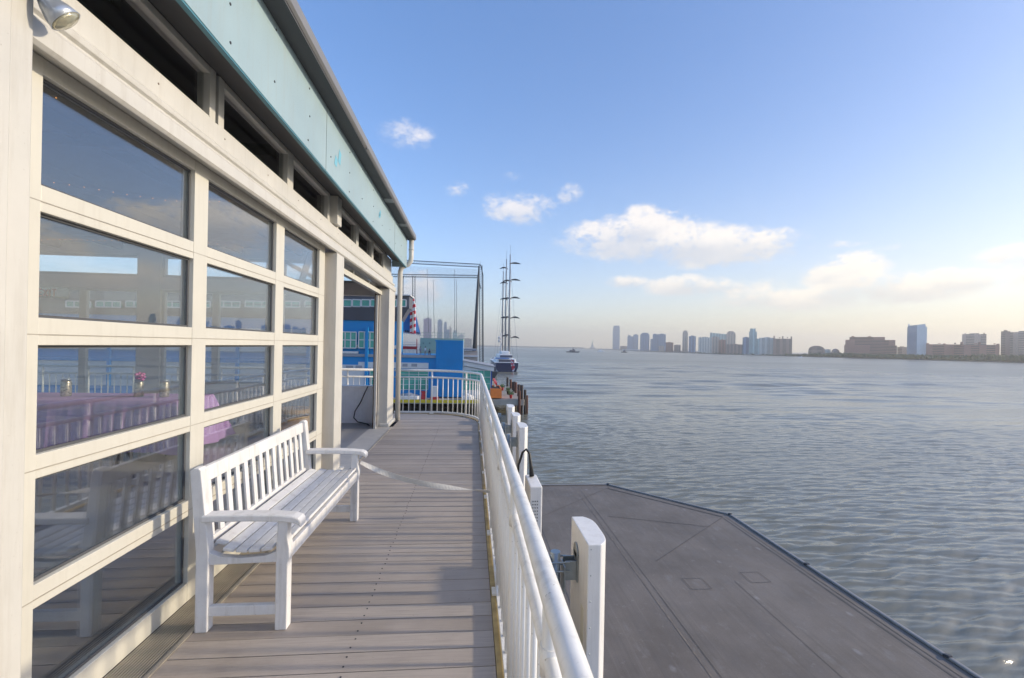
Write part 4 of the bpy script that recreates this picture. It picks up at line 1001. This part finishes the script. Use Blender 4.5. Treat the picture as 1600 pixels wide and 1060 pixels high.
for (px, Y2, ytop, dr, ys) in ((797.3, YY + 16, 398, 1, (412, 438, 466, 497, 528)), (791.5, YY + 40, 405, -1, (440, 467.5, 497, 525)), (786.5, YY + 64, 424, -1, (420, 443, 468, 497, 526))):
    ft = W(px - 2.3, 570, Y2); tp = W(px, ytop, Y2); b = MB(); b.tube([(ft.x, Y2, wz + 4.3), (ft.x * .5 + tp.x * .5, Y2, (wz + tp.z) / 2), (tp.x, Y2, tp.z)], [.62, .55, .26], 10)
    b.bar((tp.x, Y2, tp.z), (tp.x, Y2, tp.z + 5), .12, .12); b.bar((ft.x + 5 * dr, Y2 + 2, wz + 4.6), (tp.x, Y2, tp.z - 4), .10, .10); b.bar((ft.x - 5 * dr, Y2 + 2, wz + 4.6), (tp.x, Y2, tp.z - 16), .10, .10)
    mo = b.build('mast', mat('mast_grey', (.26, .27, .29), .4, metal=.3), ya)
    for i_, yy in enumerate(ys):
        p = W(px, yy, Y2); cyy = MB(); sgn = 1 if dr > 0 else -1
        # yards are arcs bowed fore and aft, half a turn round the mast
        pts = []
        for k in range(13):
            a_ = (k / 12 - .5) * R(70); pts.append(Vector((p.x + sgn * (2.6 if dr > 0 else -.4) + (7.0 if dr > 0 else 6.4) * math.sin(a_) * (.72 - .05 * i_), Y2 + sgn * (-4 + 9 * (math.cos(a_)) - 4), p.z + .9 * math.cos(a_ * 2.2) - .4)))
        cyy.tube(pts, [.14 + .34 * math.sin(math.pi * k / 12) for k in range(13)], 8)
        cyy.bar(p, Vector(pts[6]), .25, .25); cyy.build('yard', m_steel, mo)
b = MB(); b.tube([W(782.8, 575, YY + 20), W(783.3, 520, YY + 20)], .3, 8); b.blob(W(780.3, 528, YY + 20), .8, 2); b.blob(W(780.3, 533, YY + 20), .8, 2); b.bar(W(780, 530.5, YY + 20), W(783.3, 530.5, YY + 20), .2, .2); b.build('radar_mast', m_bwhite, ya)
fs = thing('ensign', 'red white and blue ensign hanging at the stern of the yacht', 'flag', W(800, 580, YY - .6))
b = MB(); b.tube([W(799.5, 575, YY - .3), W(798.5, 560, YY - .8)], .08, 6); b.build('staff', m_bwhite, fs)
m_fl = bpy.data.materials.new('ensign_cloth'); m_fl.use_nodes = True; t_ = NT(m_fl.node_tree)
n_ = t_.noise(t_.n('ShaderNodeTexCoord').outputs['Object'], .8, 2); m_fl.node_tree.links.new(t_.mix(t_.maprange(n_, .52, .56), (.55, .02, .05, 1), (.75, .72, .75, 1)), m_fl.node_tree.nodes['Principled BSDF'].inputs['Base Color'])
b = MB(); pr_ = None; L0 = [(798.3, 561, 801.2, 562), (798.2, 566, 803, 567), (798.6, 571, 804.4, 573), (799.6, 576, 804, 577), (800.4, 580, 802.8, 581)]
for k in range(len(L0) - 1):
    a_, c_ = L0[k], L0[k + 1]
    p = [W(a_[0], a_[1], YY - 1 + .4 * (k % 2)), W(a_[2], a_[3], YY - 1.3), W(c_[2], c_[3], YY - 1.3), W(c_[0], c_[1], YY - 1 + .4 * ((k + 1) % 2))]; b.hexa([q for q in p] + [q + Vector((0, .08, 0)) for q in p])
b.build('cloth', m_fl, fs)
# dark work barge hidden behind the wing, left of the yacht
bg_ = thing('work_barge', 'dark low work barge moored beside the navy yacht', 'barge', W(772, 575, 180))
b = MB(); p, q = W(755, 577, 180), W(779, 577, 180); b.prism([(p.x, 180, WATER_Z - .2), (q.x - 1.5, 180, WATER_Z - .2), (q.x, 180, WATER_Z + 2.6), (p.x, 180, WATER_Z + 2.6)], (0, 20, 0)); b.build('hull', m_steel, bg_)
b = MB(); r_ = W(773, 570, 180); b.box(r_.x - 1.2, r_.x + .8, 184, 187, WATER_Z + 2.6, WATER_Z + 4.6); b.bar((r_.x - 2.5, 183, WATER_Z + 2.6), (r_.x + .4, 183, WATER_Z + 5.6), .3, .3); b.build('deckhouse', m_greydk, bg_)

# ------------------------------------------------------------------ small boats out on the river
def boat(px, py_water, L, hgt, style, lab):
    Yd = 13.0 * 700 / max(2.0, (py_water - (540 + .0192 * (px - 737)))); Yd = min(Yd, 3000)
    c = W(px, py_water, Yd); c.z = WATER_Z
    t = thing('boat', lab, 'boat', c); b = MB(); hw = L / 2
    b.prism([(c.x - hw, Yd, c.z), (c.x + hw * .82, Yd, c.z), (c.x + hw, Yd, c.z + hgt * .34), (c.x - hw, Yd, c.z + hgt * .3)], (0, L * .3, 0)); b.build('hull', m_steel if style else m_boatwhite, t)
    b = MB(); b.box(c.x - hw * .5, c.x + hw * .3, Yd + L * .05, Yd + L * .25, c.z + hgt * .3, c.z + hgt * .7); b.box(c.x - hw * .1, c.x + hw * .2, Yd + L * .08, Yd + L * .2, c.z + hgt * .7, c.z + hgt); b.build('cabin', m_greydk if style else m_boatwhite, t)
    b = MB(); b.bar((c.x, Yd + L * .15, c.z + hgt), (c.x, Yd + L * .15, c.z + hgt * 1.5), L * .02, L * .02); b.build('mast', m_steel, t)
boat(896, 551.5, 32, 9, 1, 'dark ferry boat far out on the river, leftmost on the horizon')
boat(939.5, 550.5, 22, 9, 0, 'white ferry far out on the river, left of the tall glass tower')
boat(976, 551.7, 18, 8, 1, 'dark tugboat far out on the river, below the Jersey towers')
boat(1126, 554.6, 8, 2.5, 1, 'tiny dark boat near the far shore below the brown blocks')
boat(1252.5, 560.5, 9, 3.6, 0, 'small motorboat on the river, before the right-hand tree line')

# ------------------------------------------------------------------ far shore and skyline
SH = [(700, 6200), (900, 4600), (960, 2900), (1000, 2000), (1100, 1500), (1240, 1170), (1420, 960), (1600, 830), (1900, 640), (2400, 420)]
def shoreD(px):
    for (a, da), (c, dc) in zip(SH, SH[1:]):
        if a <= px <= c: return da + (dc - da) * (px - a) / (c - a)
    return SH[-1][1]
def at(px, D):     # ground point along the pixel column at forward distance D
    d = W(px, 545, 100) - Vector((0, 0, H)); d = d * (D / d.dot(fwd)); return Vector((d.x, d.y, WATER_Z))
sm_ = MB(); fr = [at(px, D) for px, D in SH]
far_ = [p + Vector((700, 900, 0)) for p in fr]
for k in range(len(fr) - 1):
    a, c, d_, e = fr[k], fr[k + 1], far_[k + 1], far_[k]; up_ = Vector((0, 0, 1.6))
    sm_.face([a + up_, c + up_, d_ + up_, e + up_]); sm_.face([a - up_, c - up_, c + up_, a + up_])
struct(sm_.build('far_shore', mat('shore_stone', (.10, .10, .085), .9, var=.3, vscale=.05)))
b = MB(); b.box(-2500, 1500, 5900, 6100, WATER_Z - 2, WATER_Z + 14); struct(b.build('far_coast', mat('coast', (.08, .10, .09), .9)))

def city(col, win, fw=3.4, fh=3.6, fx=.55, fz=.5, rough=.6, stripes=False):
    m = bpy.data.materials.new('facade'); m.use_nodes = True; t = NT(m.node_tree); p = m.node_tree.nodes['Principled BSDF']; L = m.node_tree.links
    oc = t.n('ShaderNodeTexCoord').outputs['Object']; x = t.sep(oc)
    a = t.m('LESS_THAN', t.m('FRACT', t.m('DIVIDE', t.m('ADD', x[0], x[1]), fw)), fx)
    v = t.m('LESS_THAN', t.m('FRACT', t.m('DIVIDE', x[2], fh)), fz)
    f = a if stripes else t.m('MULTIPLY', a, v)
    bay = t.m('LESS_THAN', t.m('FRACT', t.m('DIVIDE', t.m('ADD', x[0], x[1]), fw * 5.3)), .3); a = t.m('MULTIPLY', a, t.m('SUBTRACT', 1.0, t.m('MULTIPLY', bay, .75)))
    big = t.noise(oc, .02, 3); f2 = t.m('MULTIPLY', f, t.maprange(big, .3, .7, .6, 1))
    L.new(t.mix(f2, (*col, 1), (*(.55 * q for q in win), 1)), p.inputs['Base Color']); L.new(t.maprange(f, 0, 1, rough, .25), p.inputs['Roughness']); return m
c_blue = city((0.256, 0.384, 0.512), (0.096, 0.160, 0.256), 4, 4, .7, .6, .4); c_blue2 = city((0.208, 0.320, 0.448), (0.080, 0.128, 0.208), 5, 4, .6, .6, .4)
c_brick = city((0.416, 0.208, 0.160), (0.112, 0.096, 0.096)); c_brown = city((0.384, 0.272, 0.224), (0.128, 0.112, 0.112)); c_tan = city((0.608, 0.496, 0.400), (0.192, 0.160, 0.144)); c_pale = city((0.672, 0.672, 0.608), (0.224, 0.288, 0.304))
c_green = city((0.480, 0.640, 0.608), (0.160, 0.304, 0.320), 4, 3.5, .7, .6, .4); c_white = city((0.750, 0.750, 0.750), (0.320, 0.352, 0.384)); c_stripe = city((0.720, 0.750, 0.750), (0.128, 0.256, 0.448), 5.5, 3.5, .55, .5, .4, True); c_pur = city((0.208, 0.160, 0.320), (0.320, 0.160, 0.192), 9, 14, .8, .5)
def tower(x0, x1, ytop, D, m_, name, lab, shape='flat', extra=0, deep=None):
    """a building between photo columns x0 and x1; D = distance"""
    q0, q1 = at(x0, D), at(x1, D); mid = (q0 + q1) / 2; vd = Vector((mid.x, mid.y, 0)).normalized()
    a, c = [Vector((q.x * k, q.y * k, WATER_Z)) for q in (q0, q1) for k in (vd.dot(Vector((mid.x, mid.y, 0))) / vd.dot(Vector((q.x, q.y, 0))),)]
    wd = (c - a).length; ax = (c - a).normalized(); bk = Vector((-ax.y, ax.x, 0)); bk = bk if bk.y > 0 else -bk
    d0 = W((x0 + x1) / 2, ytop, 100) - Vector((0, 0, H)); zt = H + d0.z * (D / d0.dot(fwd)); z0 = WATER_Z
    dp = deep or min(wd, 60); t = thing(name, lab, 'building', ((a.x + c.x) / 2, (a.y + c.y) / 2, z0)); h = zt - z0
    def blk(b, f0, f1, g0, g1, za, zb): P = [a + ax * wd * f0 + bk * dp * g0, a + ax * wd * f1 + bk * dp * g0, a + ax * wd * f1 + bk * dp * g1, a + ax * wd * f0 + bk * dp * g1]; b.hexa([Vector((q.x, q.y, za)) for q in P] + [Vector((q.x, q.y, zb)) for q in P])
    b = MB(); rf = MB(); has = True
    if shape == 'flat': blk(b, 0, 1, 0, 1, z0, zt - .02 * h); blk(rf, .3, .7, .3, .7, zt - .02 * h, zt + .02 * h)
    elif shape == 'spire': blk(b, 0, 1, 0, 1, z0, zt - .08 * h); blk(rf, .1, .5, .2, .8, zt - .08 * h, zt); blk(rf, .12, .18, .4, .5, zt, zt + .08 * h)
    elif shape == 'round':
        blk(b, 0, 1, 0, 1, z0, zt - .12 * h); blk(rf, .06, .94, .06, .94, zt - .12 * h, zt - .06 * h); blk(rf, .16, .84, .16, .84, zt - .06 * h, zt - .02 * h); blk(rf, .28, .72, .28, .72, zt - .02 * h, zt)
    elif shape == 'taper':
        n = 8; prev = None
        blk(b, 0, 1, 0, 1, z0, z0 + h * .55); blk(b, .01, .99, .01, .99, z0 + h * .55, z0 + h * .8); blk(b, .03, .97, .03, .97, z0 + h * .8, z0 + h * .93); blk(rf, .07, .93, .07, .93, z0 + h * .93, z0 + h * .98); blk(rf, .12, .88, .12, .88, z0 + h * .98, zt)
    elif shape == 'step': blk(b, 0, 1, 0, 1, z0, z0 + h * .62); blk(b, .0, .72, .1, .9, z0 + h * .62, z0 + h * .88); blk(rf, .08, .6, .2, .8, z0 + h * .88, zt)
    elif shape == 'slant':
        blk(b, 0, 1, 0, 1, z0, zt - .10 * h); P = [a, c, c + bk * dp, a + bk * dp]; zz = [zt, zt - .08 * h, zt - .08 * h, zt]
        rf.hexa([Vector((q.x, q.y, zt - .10 * h)) for q in P] + [Vector((q.x, q.y, z)) for q, z in zip(P, zz)])
    elif shape == 'slantup':
        blk(b, 0, 1, 0, 1, z0, zt - .08 * h); P = [a + ax * wd * .04, c - ax * wd * .08, c - ax * wd * .08 + bk * dp, a + ax * wd * .04 + bk * dp]; zz = [zt - .05 * h, zt, zt, zt - .05 * h]
        rf.hexa([Vector((q.x, q.y, zt - .08 * h)) for q in P] + [Vector((q.x, q.y, z)) for q, z in zip(P, zz)]); blk(rf, .04, .12, .3, .6, zt - .05 * h, zt + .01 * h)
    elif shape == 'castle':
        blk(b, 0, 1, 0, 1, z0, z0 + h * .58); blk(b, .02, .97, .05, .95, z0 + h * .58, z0 + h * .82); blk(b, .10, .78, .1, .9, z0 + h * .82, z0 + h * .95)
        for f in (.17, .49):
            P = [a + ax * wd * (f - .04), a + ax * wd * (f + .04)]; rf.prism([Vector((P[0].x, P[0].y, z0 + h * .95)), Vector((P[1].x, P[1].y, z0 + h * .95)), Vector(((P[0].x + P[1].x) / 2, (P[0].y + P[1].y) / 2, zt))], bk * dp * .5)
    elif shape == 'turrets':
        blk(b, 0, 1, 0, 1, z0, zt - .07 * h)
        for f in np.linspace(.04, .96, max(3, int(wd / 40))): blk(rf, f - .035, f + .035, 0, .5, zt - .07 * h, zt + random.uniform(-.02, .09) * h)
    elif shape == 'barrel':
        P = []; n = 9
        for k in range(n + 1): th = math.pi * k / n; q = a + ax * wd * (.5 - .5 * math.cos(th)); P.append(Vector((q.x, q.y, z0 + h * .55 + h * .45 * math.sin(th) ** .8)))
        blk(b, 0, 1, 0, 1, z0, z0 + h * .54); rf.prism(P, bk * dp)
    elif shape == 'dome': blk(b, 0, 1, 0, 1, z0, z0 + h * .6); q = a + ax * wd * .5 + bk * dp * .5; rf.blob((q.x, q.y, z0 + h * .6), (wd * .4, dp * .4, h * .4), 2)
    if shape in ('flat', 'turrets'):
        for _ in range(max(2, int(wd / 18))): f = random.uniform(.04, .9); blk(rf, f, f + random.uniform(.03, .09), .2, .5, zt - .03 * h, zt + random.uniform(-.01, .035) * h)
    o = b.build('wall', m_, t); rf.build('roof', m_, t)
    return t
tower(957, 968, 509, 4000, c_blue, 'skyscraper', 'tallest slim blue glass tower on the far shore, tapering at its top', 'taper')
tower(969, 981, 541, 3100, c_brown, 'low_building', 'low grey building at the foot of the tall glass tower')
tower(980, 990, 524, 3000, c_blue2, 'tower_block', 'dark blue tower with a thin spire right of the tallest tower', 'spire')
tower(989, 997, 522.8, 3050, c_blue, 'tower_block', 'narrow blue tower beside the spired one')
tower(1000, 1014.5, 520, 2500, c_blue2, 'tower_block', 'blue tower with rounded shoulders between the spired pair and twin slabs', 'round')
tower(1016, 1020, 530, 2400, c_blue, 'tower_block', 'thin low blue block left of the twin slabs')
tower(1019.5, 1027, 522, 2300, c_blue, 'tower_block', 'left and narrower of the twin blue slabs')
tower(1027, 1040, 522, 2280, c_blue2, 'tower_block', 'right and wider of the twin blue slabs')
tower(1029, 1038, 540.5, 1900, c_tan, 'low_building', 'small tan building in front of the twin blue slabs')
tower(1040, 1052, 535, 1950, c_brick, 'apartment_block', 'small brick block right of the twin blue slabs')
tower(1053, 1063.5, 539, 1900, c_brown, 'low_building', 'low brown building left of the slender pink tower')
tower(1066, 1074.5, 516.5, 1900, c_tan, 'tower_block', 'slender pinkish tower with a rounded crown', 'round')
tower(1076, 1087, 525, 1850, c_blue2, 'tower_block', 'dark blue block right of the slender pink tower')
tower(1091, 1112, 527, 1600, c_pale, 'apartment_block', 'pale grey-green block right of the dark blue one')
tower(1109, 1136, 520, 1900, c_green, 'office_block', 'greenish glass slab with a slanting roof', 'slant')
tower(1112, 1124, 526.5, 1500, c_tan, 'apartment_block', 'tan block before the slanting green slab')
tower(1123, 1134, 531, 1480, c_brick, 'apartment_block', 'brick block before the slanting green slab')
tower(1134.5, 1149, 517.5, 1800, c_tan, 'tower_block', 'tan tower standing right of the slanting green slab', 'round')
tower(1134, 1161, 538, 1420, c_brown, 'low_building', 'long low brown block under the tan tower')
tower(1160, 1171, 527, 1400, c_blue2, 'apartment_block', 'grey-blue block left of the stepped pale tower')
tower(1170, 1187, 513.5, 1380, c_green, 'tower_block', 'pale green stepped tower, tallest of the middle group', 'step')
tower(1186, 1211, 527.5, 1350, c_pale, 'apartment_block', 'pale apartment slab right of the stepped tower')
tower(1208, 1237.5, 527.5, 1300, c_brown, 'apartment_block', 'wide brown apartment block ending the middle group', 'turrets')
tower(1162, 1187, 553.6, 1330, c_white, 'pier_shed', 'long low white pier shed on the water below the stepped tower')
tower(972, 1000, 546, 2700, c_white, 'pier_shed', 'low white terminal on the water below the blue towers')
tower(1263, 1289, 540.5, 1160, c_brown, 'pavilion_hall', 'brown hall with an arched roof alone before the gap', 'barrel')
tower(1288, 1298, 546, 1150, c_pale, 'low_building', 'tiny pale building between the arched hall and the domed one')
tower(1297, 1314, 545, 1130, c_brown, 'pavilion_hall', 'small domed brown building left of the gabled block', 'dome')
tower(1319, 1401.5, 525, 1080, c_brick, 'apartment_block', 'broad brick apartment block with two small gables', 'castle')
tower(1402, 1417, 542, 1060, c_tan, 'low_building', 'low tan building left of the striped glass tower')
tower(1417, 1448, 506.5, 1000, c_stripe, 'tower_block', 'blue and white striped glass tower with a tilted roof', 'slantup')
tower(1447, 1505, 536.5, 960, c_brick, 'apartment_block', 'long brick row with small turrets right of the striped tower', 'turrets')
tower(1503, 1541, 521.5, 1000, c_tan, 'apartment_block', 'tan slab with a roof box behind the brick row', 'flat')
tower(1500, 1562, 537, 900, c_brick, 'apartment_block', 'brick block with turrets before the tan slab', 'turrets')
tower(1563.5, 1578, 517, 905, c_brown, 'tower_block', 'brown narrow slab left of the pale slab at the photo edge')
tower(1577, 1625, 518, 900, c_tan, 'tower_block', 'wide tan slab with roof box cut by the right photo edge', 'flat')
tower(1640, 1720, 530, 760, c_brick, 'apartment_block', 'brick block beyond the right edge of the photo')
# lower Manhattan seen through the golf net
tower(661, 673.5, 497.5, 3200, c_pur, 'skyscraper', 'wide purple-grey tower still under construction seen through the net')
tower(683, 690.5, 500, 3300, c_blue, 'skyscraper', 'flat-topped grey-blue tower seen through the net')
tower(693, 697.5, 503, 3250, c_blue2, 'skyscraper', 'narrow darker tower beside the flat-topped one behind the net', 'round')
tower(697, 701.5, 515, 3100, c_blue2, 'tower_block', 'lower dark tower right of the narrow one behind the net')
tower(701.5, 705, 510, 3150, c_tan, 'tower_block', 'slim tan tower behind the net', 'spire')
tower(707, 717, 516.5, 3000, c_green, 'tower_block', 'greenish block with a darker cap behind the net', 'step')
tower(716, 724, 523, 2950, c_pale, 'tower_block', 'low pale tower above the blue box, behind the net')
tower(724, 737, 529, 2500, c_tan, 'low_building', 'low tan block right of the blue box, behind the net')
# distant monument on its island
mo_ = thing('monument', 'tiny distant statue on a pedestal left of the tall glass tower', 'statue', at(925.5, 4600))
p = at(925.5, 4600); b = MB(); b.box(p.x - 22, p.x + 22, p.y - 22, p.y + 22, WATER_Z, WATER_Z + 18); b.box(p.x - 9, p.x + 9, p.y - 9, p.y + 9, WATER_Z + 18, WATER_Z + 45); b.build('pedestal', c_pale, mo_)
b = MB(); b.tube([(p.x, p.y, WATER_Z + 45), (p.x, p.y, WATER_Z + 65), (p.x, p.y, WATER_Z + 78)], [6, 5, 2.5], 8); b.bar((p.x + 4, p.y, WATER_Z + 70), (p.x + 6, p.y, WATER_Z + 92), 2.4, 2.4); b.build('figure', m_palegreen, mo_)
# tree belt along the right-hand shore: one wooded mass
b = MB()
for k in range(1500):
    px = random.uniform(1085, 1700) if k % 6 == 0 else random.uniform(1228, 1700); D = shoreD(px) + random.uniform(3, 25); p = at(px, D); g = max(0, min(1, (px - 1240) / 60)) * .5 + .5
    hgt = random.uniform(5, 11) * g * (.55 if px < 1228 else 1) * (1.25 if px > 1520 else 1); b.blob((p.x, p.y, WATER_Z + hgt * .55 + 1), (random.uniform(2, 4.2), random.uniform(2, 4), hgt * .5), 1, .25)
o = b.build('tree_belt', mat('far_foliage', (.05, .085, .035), .9, var=.5, vscale=.12)); tag(o, 'green belt of trees along the far right shore', 'trees', None, 'stuff')

# ------------------------------------------------------------------ haze over the river
HAZE = 0.00021
b = MB(); b.box(-6500, 6500, -1600, 6650, WATER_Z - 3, 245)
hz = b.build('haze', None) if False else None
me = bpy.data.meshes.new('haze'); b.bm.to_mesh(me); b.bm.free(); hz = bpy.data.objects.new('haze', me); COL.objects.link(hz); hz['kind'] = 'stuff'
mh = bpy.data.materials.new('haze_air'); mh.use_nodes = True; nt = mh.node_tree; nt.nodes.remove(nt.nodes['Principled BSDF'])
pv = nt.nodes.new('ShaderNodeVolumePrincipled'); pv.inputs['Density'].default_value = HAZE; pv.inputs['Color'].default_value = (.98, .955, .91, 1); pv.inputs['Anisotropy'].default_value = 0.35
nt.links.new(pv.outputs[0], nt.nodes['Material Output'].inputs['Volume']); me.materials.append(mh)
